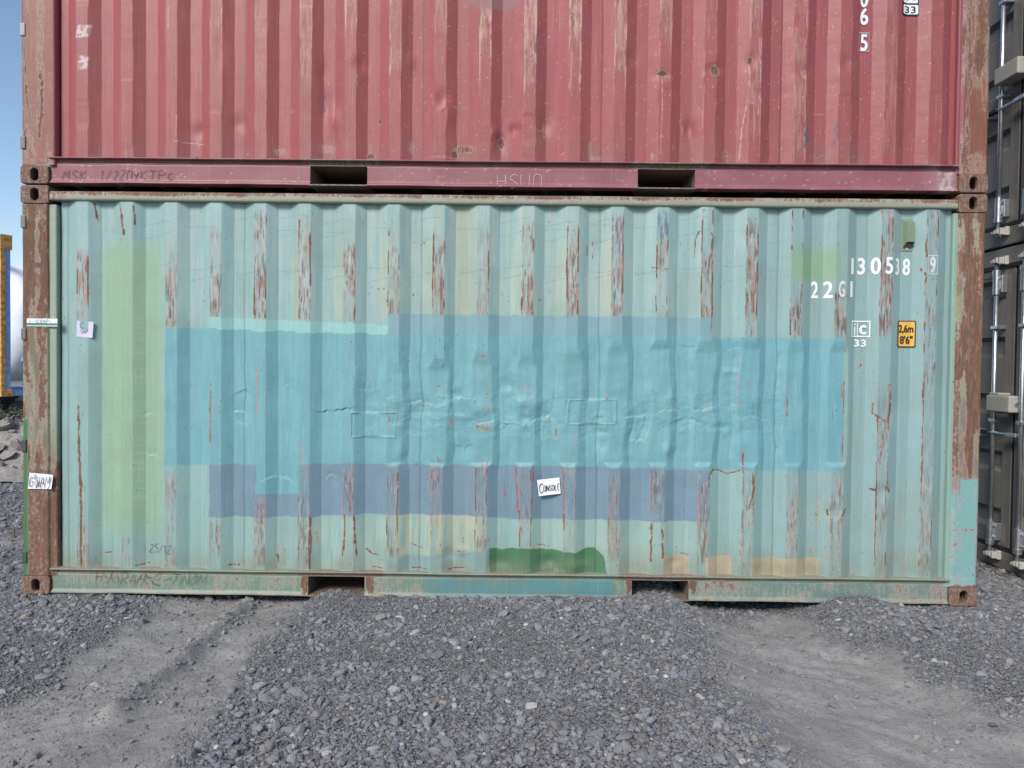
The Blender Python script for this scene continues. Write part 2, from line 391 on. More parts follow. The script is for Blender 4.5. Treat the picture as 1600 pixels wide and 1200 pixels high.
    cv.lay(0.8*S(0.3, 0.6, cv.streak)*S(612, 622, PX)*S(762, 748, PX)*S(800, 808, PY)*S(872, 866, PY), lin(186, 192, 164))
    cv.lay(0.5*S(0.3, 0.6, cv.streak)*S(470, 500, PX)*S(620, 600, PX)*S(806, 815, PY), lin(176, 196, 178))
    cv.lay(0.4*S(800, 830, PX)*S(1120, 1060, PX)*S(806, 815, PY)*cv.blot, lin(186, 202, 182))
    cv.lay(0.14*S(0.52, 0.72, fbm(X*42, Z*1.1, 27)), lin(112, 130, 120)); cv.lay(0.35*S(0.5, 0.7, fbm(X*5, Z*3, 29)), lin(138, 166, 158))
    # horizontal cable scratches
    for y0 in (342, 356, 366, 415, 430):
        for x0 in range(140, 1200, 70):
            y = y0+6*math.sin(x0*0.021+y0)+4
            if (x0+y0) % 3 and y0 < 400 and (x0*7+y0) % 4: continue
            pts = [(x0+12+i*9, y+3.5*math.sin(i*0.55+y0)-i*0.4) for i in range(6)]
            cv.line(pts, 0.8, 0, lin(132, 156, 156), 0.4)
    # rust and scuffs on ridges, upper band
    pinkish, greyp, violet = lin(160, 130, 124), lin(158, 162, 156), lin(122, 124, 156)
    up = {0: (395, 500, .35, .62), 2: (370, 510, .15, .35), 3: (365, 500, .34, .40), 4: (335, 498, .48, .85), 5: (340, 503, .36, .62), 6: (385, 507, .40, .62), 7: (358, 492, .60, .70),
          8: (362, 492, .60, .72), 9: (362, 495, .56, .66), 10: (352, 495, .58, .66), 11: (350, 495, .60, .72), 12: (338, 496, .60, .58), 13: (370, 525, .36, .66), 14: (395, 525, .48, .55),
          15: (350, 528, .50, .62), 16: (440, 527, .66, .50), 17: (452, 527, .42, .60), 18: (330, 530, .32, .52), 19: (330, 560, .30, .55)}
    for k, (y0, y1, f, e) in up.items():
        fill(k, y0, y1, f, [pinkish, greyp, lin(164, 150, 142)][k % 3], 0.70); edges(k, y0, y1, e)
    for k in (4, 7, 8, 10, 11): fill(k, 430, 495, .66, lin(150, 108, 100), 0.5)
    fill(12, 338, 400, .30, violet, 0.85); fill(12, 400, 495, .60, lin(150, 118, 122), 0.6); fill(13, 338, 372, .2, lin(96, 118, 152), 0.8); fill(16, 440, 500, .5, lin(128, 132, 142), 0.7)
    for k, ya, yb, e in ((13, 370, 430, .75), (14, 325, 400, .85), (16, 325, 395, .75), (17, 325, 350, .6), (18, 325, 400, .7), (19, 330, 400, .75), (15, 365, 400, .6)): edges(k, ya, yb, e)
    for pts, wd, a in [([(1086, 400), (1087, 375), (1092, 362)], 2.2, .85), ([(1112, 400), (1117, 375), (1112, 365)], 2.2, .85), ([(1094, 328), (1114, 328)], 1.5, .7), ([(1020, 418), (1046, 421)], 2, .85),
                       ([(187, 320), (191, 345), (194, 366)], 3.0, 1.0), ([(146, 318), (150, 343)], 2.6, 1.0), ([(209, 322), (211, 350)], 2.2, 1.0), ([(124, 635), (125, 700), (128, 800), (127, 885)], 3.2, 1.0),
                       ([(134, 640), (128, 650)], 1.8, .8), ([(133, 760), (135, 880)], 1.5, .7), ([(917, 378), (918, 398)], 2, .8), ([(927, 378), (926, 404)], 2, .8), ([(936, 380), (936, 398)], 1, .5), ([(854, 450), (866, 460)], 1.5, .7),
                       ([(152, 866), (182, 863)], 1.5, .85), ([(155, 867), (180, 880)], 3, .45), ([(212, 884), (230, 881)], 2.5, .9), ([(356, 884), (372, 884)], 2.5, .9), ([(1177, 540), (1177, 545)], 1, .5)]:
        cv.line(pts, wd, a)
    # green spray
    sp = S(138, 172, PX+cv.e)*S(262, 240, PX+cv.e)*S(362, 402, PY+cv.e2)*S(862, 795, PY+cv.e2*2)
    cv.lay(sp*0.9, lin(148, 180, 150)); cv.r *= 1-0.75*sp
    cv.lay(0.9*S(1218, 1252, PX+cv.e)*S(1330, 1296, PX+cv.e)*S(376, 400, PY+cv.e2)*S(448, 430, PY+cv.e2), lin(134, 170, 136))
    for i, y in enumerate((495, 502, 509, 520, 528, 548, 560, 575, 586, 598, 625, 632, 640, 648, 658, 687, 693, 706, 718, 722, 730, 751, 762, 775)):   # ghost of removed lettering
        cv.patch(208+(i % 2), 224+(i % 3)*2, y, y+3+(i % 3), lin(170, 196, 166), 0.30, 0.8, 0.4)
    # blue repaint
    base_r = cv.r.copy()
    bt = interp_edge([(258, 512), (330, 514), (420, 517), (607, 521), (612, 522), (1108, 525), (1112, 528), (1320, 528)]); bb = interp_edge([(258, 727), (600, 725), (700, 727), (900, 729), (1100, 735), (1320, 737)])
    mk = cv.patch(258, 1318, bt, bb, lin(114, 170, 179), 0.97, 0.6, 1.0); k1 = mk
    mk2 = cv.patch(400, 468, 725, 772, lin(114, 170, 179), 0.97, 0.6, 0.8)
    cv.lay(0.35*k1*S(1090, 1180, PX), lin(106, 165, 182)); cv.lay(0.35*k1*S(0.42, 0.62, cv.streak), lin(130, 183, 189)); cv.lay(0.25*k1*S(0.5, 0.7, cv.blot), lin(102, 160, 170))
    k3 = cv.patch(607, 1110, interp_edge([(607, 490), (700, 491), (900, 494), (1110, 496)]), interp_edge([(607, 522), (1110, 526)]), lin(128, 166, 175), 0.95, 0.6, 0.9)
    k4 = cv.patch(328, 607, interp_edge([(328, 496), (480, 502), (607, 507)]), interp_edge([(328, 514), (480, 520), (607, 521)]), lin(150, 200, 197), 0.9, 0.6, 1.5)
    gb = interp_edge([(327, 808), (470, 808), (560, 804), (700, 805), (800, 811), (950, 813), (1108, 816)])
    k5 = cv.patch(327, 1108, bb, gb, lin(118, 145, 163), 0.96, 0.6, 0.9)*(1-mk2); cv.lay(mk2*0.97, lin(114, 170, 179))
    cv.lay(0.4*k5*S(0.45, 0.7, cv.blot), lin(108, 138, 154))
    kp = np.clip(k1+mk2+k3+k4+k5, 0, 1); cv.r = base_r*(1-kp)
    # wear on repaint
    for k, y0, y1, e in ((3, 600, 700, .45), (2, 610, 725, .25), (4, 600, 720, .15), (7, 610, 690, .2), (8, 610, 720, .22), (9, 550, 720, .30), (10, 600, 725, .30), (11, 560, 725, .30), (12, 620, 720, .25), (13, 590, 725, .25), (14, 590, 720, .2),
                         (16, 590, 640, .35), (17, 590, 720, .55), (16, 640, 700, .2)): edges(k, y0, y1, e, wd=0.005)
    for i, (x, y, rx, ry, a) in enumerate(puck):
        if 600 < x < 1120 and i % 2: cv.blob(x+rx*0.4, y+1, 5, 3, 0.55); cv.blob(x-rx*0.5, y-2, 3, 4, 0.45)
    for x, y, rx, ry in ((757, 556, 5, 3), (757, 596, 5, 2), (762, 615, 4, 2), (757, 638, 9, 3), (750, 668, 14, 8), (684, 603, 8, 2), (820, 602, 12, 2), (826, 616, 4, 2), (706, 660, 3, 8), (948, 620, 3, 8), (900, 690, 2, 7), (700, 660, 6, 3), (1172, 600, 3, 3)): cv.blob(x, y, rx, ry, 0.62)
    red, pink = lin(170, 60, 62), lin(196, 130, 130)
    for pts, wd in [([(329, 600), (330, 650), (329, 690)], 1.4), ([(401, 560), (402, 645)], 1.0), ([(469, 690), (470, 728)], 1.0), ([(1160, 710), (1161, 738)], 1.8), ([(1231, 622), (1230, 650)], 1.2), ([(1316, 600), (1318, 625)], 1.2),
                    ([(1019, 736), (1018, 800)], 1.5), ([(880, 730), (881, 805)], 1.3), ([(806, 730), (809, 800)], 1.2), ([(834, 730), (830, 800)], 1.2), ([(814, 770), (815, 775)], 2.2), ([(814, 825), (816, 835)], 2.4), ([(675, 735), (686, 752)], 1.8),
                    ([(788, 762), (789, 776)], 1.6), ([(683, 714), (685, 722)], 1.4), ([(1155, 560), (1156, 640)], .8), ([(1448, 820), (1449, 850)], 1.8), ([(1373, 700), (1382, 690), (1372, 720)], 1.4), ([(1388, 600), (1390, 660)], 1.2)]:
        cv.line(pts, wd, 0, red if wd > 1 else pink)
    for k, y0, y1, f, e in ((5, 728, 882, .15, .50), (6, 730, 806, .05, .35), (7, 733, 870, .22, .50), (8, 728, 872, .34, .45), (9, 728, 872, .34, .52), (10, 730, 870, .25, .55), (11, 730, 875, .38, .48), (12, 733, 875, .32, .42), (13, 735, 810, .08, .30), (14, 735, 880, .12, .35),
                            (15, 745, 885, .35, .45), (16, 735, 890, .30, .40), (17, 735, 890, .36, .45), (18, 600, 890, .30, .55), (19, 560, 890, .34, .52), (3, 810, 885, .2, .35), (4, 775, 885, .15, .35), (2, 740, 885, .15, .35), (1, 845, 885, .2, .3), (0, 820, 885, .3, .4)):
        fill(k, y0, y1, f, greyp if k % 2 else pinkish, 0.5); edges(k, y0, y1, e)
    fill(9, 728, 745, .62); fill(8, 805, 820, .55, pink); fill(7, 803, 815, .5, pink)
    for pts, wd, a in [([(485, 808), (486, 840), (484, 888)], 2.6, .95), ([(469, 815), (470, 868)], 1.4, .7), ([(539, 805), (539, 840), (536, 868)], 2.4, 1.), ([(553, 806), (556, 868)], 2.6, 1.), ([(1018, 818), (1017, 878)], 2.4, 1.), ([(1034, 818), (1036, 872)], 2.4, 1.),
                       ([(1107, 760), (1107, 742), (1118, 733), (1140, 742), (1156, 735)], 2.4, .95), ([(1176, 740), (1178, 765), (1170, 795)], 3.0, .95), ([(1068, 820), (1068, 850), (1055, 870)], 2.2, .6), ([(1365, 630), (1364, 645), (1374, 652), (1388, 662)], 2.4, .95), ([(1391, 600), (1392, 640), (1386, 670)], 2.4, .9),
                       ([(1360, 764), (1366, 766)], 3.2, 1.), ([(1386, 762), (1390, 768)], 3.2, 1.), ([(1366, 770), (1371, 800)], 1.6, .7), ([(1385, 770), (1381, 800)], 1.6, .7), ([(1293, 797), (1294, 805)], 2.6, 1.), ([(1321, 795), (1316, 806)], 2.8, 1.), ([(570, 858), (580, 866), (592, 869)], 2.2, .9), ([(640, 850), (652, 855), (662, 857)], 1.8, .8),
                       ([(840, 852), (858, 854)], 1.6, .9), ([(1044, 886), (1066, 884)], 2.4, .9), ([(1066, 866), (1076, 867)], 1.8, .9), ([(705, 864), (730, 862)], 1.4, .8), ([(432, 868), (434, 880)], 3, .8), ([(644, 888), (668, 890)], 2.2, 1.), ([(700, 890), (728, 888)], 2.2, 1.), ([(580, 886), (596, 888)], 1.6, .9), ([(1380, 668), (1378, 700), (1372, 740)], 1.6, .8),
                       ([(609, 670), (609, 648)], 2.4, .75), ([(872, 625), (877, 650)], .8, .3), ([(874, 668), (875, 682)], 1.8, .85), ([(901, 690), (903, 700)], 1.5, .7), ([(430, 612), (433, 660)], .6, .2), ([(1332, 600), (1331, 800)], 1.1, .38), ([(1421, 600), (1417, 740), (1405, 840)], 1.0, .38), ([(1350, 625), (1350, 650)], 1.6, .6), ([(1345, 575), (1349, 570)], 4, .7), ([(1420, 572), (1419, 580)], 3, .5), ([(1440, 420), (1446, 430)], 3.5, .8)]:
        cv.line(pts, wd, a)
    for x0, x1, y0, y1 in ((549, 618, 645, 683), (889, 960, 625, 663)):
        for pts in ([(x0, y0), (x1, y0)], [(x0, y1), (x1, y1)], [(x0, y0), (x0, y1)], [(x1, y0), (x1, y1)]): cv.line(pts, 1.1, 0.46, None, 0.6)
    runs = S(0.55, 0.68, fbm(X*95, Z*5.5, 61, 3)); zone = np.clip(S(770, 850, PY)+0.7*S(1110, 1180, PX)*S(560, 700, PY), 0, 1)*S(0.40, 0.62, fbm(X*7, Z*7, 63))
    cv.r = np.maximum(cv.r, 0.62*runs*zone); cv.r = np.maximum(cv.r, 0.40*runs*S(0.5, 0.7, fbm(X*6, Z*5, 65))*(1-kp)*(1-sp))
    # lower patches
    cv.patch(616, 770, interp_edge([(616, 880), (632, 870), (700, 868), (770, 858)]), 893, lin(132, 166, 166), 0.9, 0.8, 1.2)
    kg = cv.patch(765, 947, interp_edge([(765, 857), (775, 858), (785, 861), (800, 857), (835, 858), (855, 860), (880, 861), (900, 864), (915, 858), (930, 858), (943, 868), (947, 880)]), 899, lin(46, 120, 76), 0.97, 0.7, 0.8); cv.r *= 1-kg
    for x0, x1, y in ((1037, 1076, 869), (1102, 1144, 870), (1172, 1281, 873)):
        kb = cv.patch(x0, x1, y, 902, lin(198, 180, 148), 0.92, 0.7, 0.7); cv.r *= 1-0.7*kb
    # dirt and chips along the foot of the wall, sheet seams
    low = S(845, 893, PY); cv.lay(0.75*low*cv.blot, lin(122, 122, 104))
    cv.r = np.maximum(cv.r, low*0.44*S(0.45, 0.75, cv.blot)*(1-kg)); cv.r = np.maximum(cv.r, 0.42*S(880, 890, PY)*S(0.4, 0.6, fbm(X*12, Z*3, 35)))
    cv.r = np.maximum(cv.r, 0.38*S(1120, 1300, PX)*S(640, 820, PY)*(0.4+cv.blot)); cv.r = np.maximum(cv.r, 0.24*S(0.45, 0.75, cv.blot)*(1-kp*0.8)); cv.r = np.maximum(cv.r, 0.17*(1-sp*0.5)*(1-0.6*kp)*(0.6+0.8*cv.blot))
    cv.r = np.maximum(cv.r, 0.16*S(600, 330, PY)*S(200, 120, PX))
    for k in (-0.5, 3.5, 7.5, 11.5, 15.5, 19.5):
        d = np.abs(X-xk(k)-0.03); cv.c *= (1-0.35*S(0.005, 0.002, d))[..., None]; D = D-0.0015*S(-0.002, 0.002, X-xk(k)-0.03)*S(0.05, 0.03, X-xk(k)-0.03)
    for x, y in [(657, 382), (662, 379), (605, 470), (590, 451), (600, 451), (843, 468), (1190, 427), (316, 470), (645, 460)]: cv.blob(x, y, 1.6, 1.6, 1.0)
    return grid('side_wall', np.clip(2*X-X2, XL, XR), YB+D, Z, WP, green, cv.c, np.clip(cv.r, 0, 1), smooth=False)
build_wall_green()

# ------------------------------------------------------------------ posts, rails, castings
def post_front(name, x0, x1, z0, z1, cv_fn, parent, y=0.004, strip=None, inner=1, base=TEAL):
    """corner post: rounded outer edge, flat face, return, optional set-back flange strip towards the wall"""
    s = -inner                                                        # inner = +1: wall lies at larger x
    a, b = (x0, x1) if inner > 0 else (x1, x0)
    pts = [(a, 0.16), (a, y+0.014), (a+inner*0.004, y+0.004), (a+inner*0.012, y), (b-inner*0.010, y), (b-inner*0.002, y+0.003), (b, y+0.012)]
    if strip: pts += [(b+inner*0.002, y+0.012), (b+inner*strip, y+0.013), (b+inner*(strip+0.003), y+0.018), (b+inner*(strip+0.004), 0.075), (b+inner*(strip+0.03), 0.075)]
    else: pts += [(b+inner*0.001, 0.075), (b+inner*0.03, 0.075)]
    P = []
    for p, q in zip(pts[:-1], pts[1:]):
        n = max(1, int(math.hypot(q[0]-p[0], q[1]-p[1])/0.008)); P += [(p[0]+(q[0]-p[0])*i/n, p[1]+(q[1]-p[1])*i/n) for i in range(n)]
    P = np.array(P+[pts[-1]])
    zs = np.linspace(z0, z1, max(2, int((z1-z0)/0.008)))
    X = np.broadcast_to(P[:, 0], (len(zs), len(P))).copy(); Y = np.broadcast_to(P[:, 1], X.shape).copy(); Z = np.broadcast_to(zs[:, None], X.shape).copy()
    cv = Canvas(X, Y, Z, base); cv_fn(cv)
    Y = Y+(fbm(X*6, Z*4, 7)-0.5)*0.006*(Y < 0.03)
    return grid(name, X, Y, Z, WP, parent, cv.c, np.clip(cv.r, 0, 1), flip=inner < 0)

def casting(parent, cx, y0, z0, face=-1, round_side=-1, paint=lin(128, 96, 80), rust=0.62):
    w2, h2, dp = 0.089, 0.0575, 0.162
    N = 40; hole, outer = [], []
    for i in range(N):
        t = 2*math.pi*i/N; c, s = math.cos(t), math.sin(t)
        hole.append((0.0255*(c if abs(c) < 2 else c), 0.0140*(1 if s > 0 else -1)*(1 if abs(s) > 1e-6 else 0)+0.0255*s))
        k = 1/max(abs(c)/w2, abs(s)/h2); ox, oz = c*k, s*k
        if ox*round_side > 0:                                          # rounded outer corners
            rr = 0.018; dx, dz = abs(ox)-(w2-rr), abs(oz)-(h2-rr)
            if dx > 0 and dz > 0:
                l = math.hypot(dx, dz); ox = math.copysign(w2-rr+dx/l*rr, ox); oz = math.copysign(h2-rr+dz/l*rr, oz)
        outer.append((ox, oz))
    cz = z0+h2; v, f = [], []
    sgn = 1 if face < 0 else -1
    def ring(pts, y): b = len(v); v.extend([(cx+p[0], y, cz+p[1]) for p in pts]); return b
    inset = lambda pts, d: [(p[0]*(1-d/w2), p[1]*(1-d/h2)) for p in pts]
    rings = [ring(outer, y0+sgn*dp), ring(outer, y0+sgn*0.004), ring(inset(outer, 0.004), y0), ring([(p[0]*1.12, p[1]*1.08) for p in hole], y0), ring(hole, y0+sgn*0.004), ring(hole, y0+sgn*0.030), ring([(p[0]*1.6, p[1]*1.2) for p in hole], y0+sgn*0.031), ring([(p[0]*1.6, p[1]*1.2) for p in hole], y0+sgn*0.15)]
    for a, b in zip(rings[:-1], rings[1:]):
        for i in range(N):
            j = (i+1) % N; q = (a+i, a+j, b+j, b+i); f.append(q if face < 0 else q[::-1])
    f.append(tuple(rings[-1]+i for i in range(N))); f.append(tuple(rings[0]+i for i in reversed(range(N))))
    va = np.array(v); pa = np.ones((len(v), 3))*paint; ru = np.full(len(v), rust)
    pa[rings[5]:] = lin(40, 34, 30); ru[rings[5]:] = 0.7
    me_o = obj('corner_casting', v, f, WP, parent, pa, ru)
    return me_o

def rail_profile(name, prof_pts, x0, x1, parent, base, fn=None, step=0.012, wob=0.0, seed=1):
    P = []
    for p, q in zip(prof_pts[:-1], prof_pts[1:]):
        n = max(1, int(math.hypot(q[0]-p[0], q[1]-p[1])/0.008)); P += [(p[0]+(q[0]-p[0])*i/n, p[1]+(q[1]-p[1])*i/n) for i in range(n)]
    P = np.array(P+[prof_pts[-1]])
    xs = np.linspace(x0, x1, max(2, int((x1-x0)/step)))
    X = np.broadcast_to(xs[None, :], (len(P), len(xs))).copy(); Y = np.broadcast_to(P[:, 0:1], X.shape).copy(); Z = np.broadcast_to(P[:, 1:2], X.shape).copy()
    if wob:
        Z = Z+(fbm(xs*3, xs*0+seed, seed)-0.5)[None, :]*wob; Y = Y+(fbm(X*5, Z*3, seed+3)-0.5)*wob
    cv = Canvas(X, Y, Z, base)
    if fn: fn(cv)
    return grid(name, X, Y, Z, WP, parent, cv.c, np.clip(cv.r, 0, 1), flip=True)

POCK = [(-1.03-0.18, -1.03+0.18), (1.03-0.18, 1.03+0.18)]
def frame(root, z, base, railbase, fns):
    for sx in (-1, 1):
        for zz in (0.0, H-0.118):
            casting(root, sx*(W2-0.089), -0.002, z+zz+0.0015, -1, sx, fns['cast'], 0.72)
            casting(root, sx*(W2-0.089), 2.440, z+zz+0.0015, 1, sx, fns['cast'], 0.72)
    xa, xb = -W2+0.182, W2-0.182
    # lip of the bottom rail, full length, then the web in three pieces between the fork pockets
    rail_profile('bottom_rail', [(0.075, z+0.172), (0.052, z+0.172), (-0.006, z+0.170), (-0.008, z+0.168), (-0.008, z+0.163), (-0.004, z+0.161), (0.028, z+0.160), (0.028, z+0.142), (0.019, z+0.137), (0.021, z+0.133)], xa, xb, root, railbase, fns['lip'], wob=0.004)
    segs = [(xa, POCK[0][0]), (POCK[0][1], POCK[1][0]), (POCK[1][1], xb)]
    for i, (a, b) in enumerate(segs):
        rail_profile('rail_web', [(0.022, z+0.1325), (0.020, z+0.130), (0.020, z+0.034), (0.014, z+0.026), (0.004, z+0.014), (0.006, z+0.010), (0.09, z+0.010)], a, b, root, railbase, fns['web'], wob=0.008, seed=5+i)
    for a, b in POCK:
        mb = MB(); mb.box(a-0.006, a, 0.023, 2.43, z+0.012, z+0.14); mb.box(b, b+0.006, 0.023, 2.43, z+0.012, z+0.14)
        mb.box(a, b, 0.030, 2.43, z+0.134, z+0.140); mb.box(a, b, 0.004, 2.43, z+0.008, z+0.016)
        mb.build('fork_pocket', WP, root, lin(92, 80, 72), 0.5)
    mb = MB()
    for i in range(21):
        x = -2.75+i*0.275
        if any(a-0.06 < x < b+0.06 for a, b in POCK): continue
        mb.box(x-0.025, x+0.025, 0.03, 2.41, z+0.016, z+0.136)
    o = mb.build('crossmember', WP, root, lin(84, 74, 68), 0.4); o['kind'] = 'stuff'
    MB().box(-2.84, 2.84, 0.08, 2.41, z+0.142, z+0.168).build('floor_panel', WP, root, lin(70, 58, 48), 0.2)
    # far side, ends and roof
    xs = np.linspace(-2.84, 2.84, 400); zz = np.array([z+0.16, z+2.5])
    X, Z = np.meshgrid(xs, zz); grid('side_wall', X, 2.425-prof(X), Z, WP, root, base, 0.15, smooth=False, flip=True)
    ys = np.linspace(0.15, 2.29, 120)
    for sx in (-1, 1):
        Y, Z = np.meshgrid(ys, zz); D = DEP*np.interp(np.mod(Y, 0.25), [0, .06, .125, .185, .25], [0, 0, 1, 1, 0])
        grid('end_wall', sx*(2.99-D), Y, Z, WP, root, base, 0.2, smooth=False, flip=sx < 0)
        MB().box(sx*2.995-0.03, sx*2.995+0.03, 0.16, 2.28, z+0.01, z+0.158).build('end_sill', WP, root, railbase, 0.4)
        MB().box(sx*2.995-0.03, sx*2.995+0.03, 0.16, 2.28, z+2.502, z+2.57).build('end_header', WP, root, railbase, 0.4)
        MB().box(sx*2.94-0.085, sx*2.94+0.085, 2.30, 2.435, z+0.119, z+2.472).build('corner_post', WP, root, railbase, 0.5)
    xs = np.linspace(-2.97, 2.97, 300); ys = np.array([0.062, 2.38]); X, Y = np.meshgrid(xs, ys)
    grid('roof', X, Y, z+2.545+0.010*np.interp(np.mod(X, 0.209), [0, .06, .105, .165, .209], [0, 0, 1, 1, 0]), WP, root, base, 0.3, smooth=False)
    MB().box(-W2+0.18, W2-0.18, 2.38, 2.434, z+2.50, z+2.56).build('top_rail', WP, root, railbase, 0.4)

def g_lip(cv):
    cv.c[:] = lin(140, 156, 138); cv.lay(0.7*S(0.4, 0.6, cv.blot), lin(142, 132, 116)); cv.r[:] = 0.30+0.2*cv.blot
    for a in (530, 1032): cv.lay(S(a-70, a-55, cv.PX)*S(a+75, a+60, cv.PX)*0.9, lin(120, 100, 86)); cv.r = np.maximum(cv.r, 0.52*S(a-70, a-55, cv.PX)*S(a+75, a+60, cv.PX))
def g_web(cv):
    cv.c[:] = lin(110, 142, 130); k = S(655, 668, cv.PX+cv.e)*S(965, 950, cv.PX+cv.e); cv.lay(k, lin(92, 144, 147)); cv.lay(0.9*S(1075, 1110, cv.PX), lin(102, 136, 132))
    cv.r[:] = 0.50*(1-k*0.75)*(0.45+cv.blot); cv.lay(0.55*S(0.045, 0.015, cv.Z), lin(134, 130, 118)); cv.lay(0.3*S(0.45, 0.7, cv.blot), lin(122, 136, 116))
    for x in (132, 1428): cv.line([(x, 890), (x, 935)], 1.3, 0.7)
    for x in (476, 578, 983, 1082): cv.blob(x, 912, 7, 20, 0.9)
frame(green, 0.0, TEAL, lin(126, 152, 140), dict(cast=lin(100, 76, 64), lip=g_lip, web=g_web))
def g_top(cv):
    cv.c[:] = lin(154, 164, 144); t = S(2.515, 2.542, cv.Z)
    cv.r = 0.36+0.34*t+0.40*(cv.blot-0.4); cv.lay(0.6*S(0.45, 0.62, fbm(cv.X*14, cv.Z*30, 13))*t, lin(150, 110, 96)); cv.lay(0.7*S(760, 830, cv.PX)*S(1010, 960, cv.PX)*S(0.45, 0.6, fbm(cv.X*12, cv.Z*30, 15)), lin(150, 150, 164))
    cv.r = np.maximum(cv.r, 0.62*S(190, 90, cv.PX))
rail_profile('top_rail', [(0.064, 2.556), (0.012, 2.556), (0.003, 2.549), (0.001, 2.540), (0.001, 2.509), (0.004, 2.501), (0.012, 2.497), (0.064, 2.497)], -W2+0.182, W2-0.182, green, lin(168, 178, 158), g_top, wob=0.003)

def strip_of(cv): return S(W2-0.1722, W2-0.1742, np.abs(cv.X))
def g_postL(cv):
    X, Z, PX, PY = cv.X, cv.Z, cv.PX, cv.PY
    cv.c[:] = lin(120, 112, 88); n = fbm(X*26, Z*2.4, 81); n2 = fbm(X*9, Z*7, 85)
    cv.lay(S(0.48, 0.62, fbm(X*18, Z*1.6, 87))*0.8, lin(138, 142, 120)); cv.lay(0.6*S(0.5, 0.66, n2), lin(124, 98, 80))
    cv.r = np.clip(0.66+1.7*(n-0.48)+0.7*(n2-0.5), 0.15, 0.97)
    for x, w_, y1 in ((43, 7, 640), (69, 8, 700)): cv.r = np.maximum(cv.r, S(w_, w_-4, np.abs(PX-x+cv.e*1.6))*(0.45+0.5*n)*1.25*S(330, 350, PY)*S(y1, y1-60, PY))
    strong = S(0, 1, S(700, 740, PY)*0.9); cv.r = np.maximum(cv.r, strong*(0.62+0.3*n)); cv.r = np.maximum(cv.r, S(395, 325, PY)*0.7); cv.r = np.maximum(cv.r, S(406, 412, PY)*S(424, 418, PY)*0.78)
    cv.lay(0.85*S(720, 780, PY), lin(132, 98, 84))
    sm = strip_of(cv)*S(720, 640, PY+cv.e*3); cv.lay(sm, lin(152, 174, 156)); cv.r *= 1-0.62*sm
    gr = S(46.6, 45.2, PX+cv.e*0.15)*S(653, 657, PY+cv.e*0.2); cv.lay(gr, lin(62, 122, 72)); cv.r *= 1-0.93*gr
post_front('corner_post', -W2+0.004, -W2+0.172, 0.119, 2.472, g_postL, green, strip=0.043, inner=1)
def g_postR(cv):
    X, Z, PX, PY = cv.X, cv.Z, cv.PX, cv.PY
    cv.c[:] = lin(150, 146, 118); n = fbm(X*24, Z*3, 91); n2 = fbm(X*8, Z*6, 95)
    cv.lay(S(0.5, 0.62, n2)*0.8, lin(132, 98, 86)); cv.lay(0.7*S(0.46, 0.60, fbm(X*14, Z*3, 97)), lin(142, 160, 130)); cv.lay(0.6*S(560, 620, PY)*S(0.4, 0.6, fbm(X*10, Z*5, 99)), lin(124, 100, 108))
    cv.lay(0.5*S(.35, .6, n), lin(128, 92, 74)); cv.r = np.clip(0.74+1.4*(n-0.5)+0.7*(n2-0.5), 0.25, 0.98); cv.r = np.maximum(cv.r, 0.7*S(1505, 1500, PX+0.018*(PY-400))*S(500, 560, PY))
    lo = S(745, 750, PY+cv.e*0.6); cv.lay(lo, lin(126, 178, 178)); cv.r = cv.r*(1-lo)+lo*(0.24+0.30*S(0.5, 0.7, n2)); cv.r = np.maximum(cv.r, lo*0.75*S(906, 916, PY)); cv.r = np.maximum(cv.r, lo*0.6*S(6, 2, np.abs(PY-828+cv.e))); cv.r = np.maximum(cv.r, lo*0.6*S(4, 1, np.abs(PX-1523+cv.e*0.5)))
    cv.lay(lo*S(1500, 1496, PX)*S(780, 760, PY)*0.9, lin(150, 128, 132)); cv.r = np.maximum(cv.r, 0.45*lo*S(1503, 1496, PX+cv.e)*S(785, 765, PY)); sm = strip_of(cv); cv.lay(sm, lin(140, 172, 160)); cv.r *= 1-0.72*sm
post_front('corner_post', W2-0.172, W2-0.004, 0.119, 2.472, g_postR, green, strip=0.024, inner=-1)

# hinge blades showing at the outer edge of the left posts
def hinge(root, py0, py1, paint, rust=0.2):
    z1, z0 = on_y(36, py0)[1], on_y(36, py1)[1]
    MB().box(-W2+0.002, -W2+0.034, -0.004, 0.10, z0, z1, 0.005).build('hinge_blade', WP, root, paint, rust)
for a, b, c in ((337, 357, lin(120, 120, 116)), (513, 531, lin(104, 112, 104)), (686, 706, lin(62, 66, 68)), (860, 878, lin(44, 92, 62))): hinge(green, a, b, c)

# ------------------------------------------------------------------ ventilator
def vent():
    x0, z1 = on_y(1409, 342, 0.04); x1, z0 = on_y(1426, 392, 0.04); y = YB+DEP-0.002
    v = MB().box(x0, x1, y-0.004, y+0.001, z0, z1).build('vent', WP, green, lin(132, 152, 130), 0.2)
    a, b, zt, zb, d = x0+0.010, x1-0.002, z1-0.012, z0+0.052, 0.036
    vs_ = [(a, y-.004, zt), (b, y-.004, zt), (b, y-.004, zb-0.034), (a, y-.004, zb-0.034), (a+.012, y-d, zt-.014), (b-.002, y-d, zt-.014), (b-.002, y-d, zb), (a+.012, y-d, zb)]
    obj('vent_hood', vs_, [(4, 7, 6, 5), (0, 4, 5, 1), (0, 3, 7, 4), (1, 5, 6, 2)], WP, v, lin(126, 148, 120), 0.12)
    mb = MB()
    for i in range(6):
        t = i/5; mb.box(a+0.006, b-0.004, y-0.026+0.02*t-0.0, y-0.022+0.02*t, zb-0.002-0.032*t-0.003, zb-0.002-0.032*t)
    mb.build('vent_grille', WP, v, lin(74, 74, 60), 0.3)
    MB().tube(((x0+x1)/2, y-.008, z0+0.012), ((x0+x1)/2, y-.003, z0+0.012), 0.006, n=8).build('rivet', M_CAST, v)
vent()

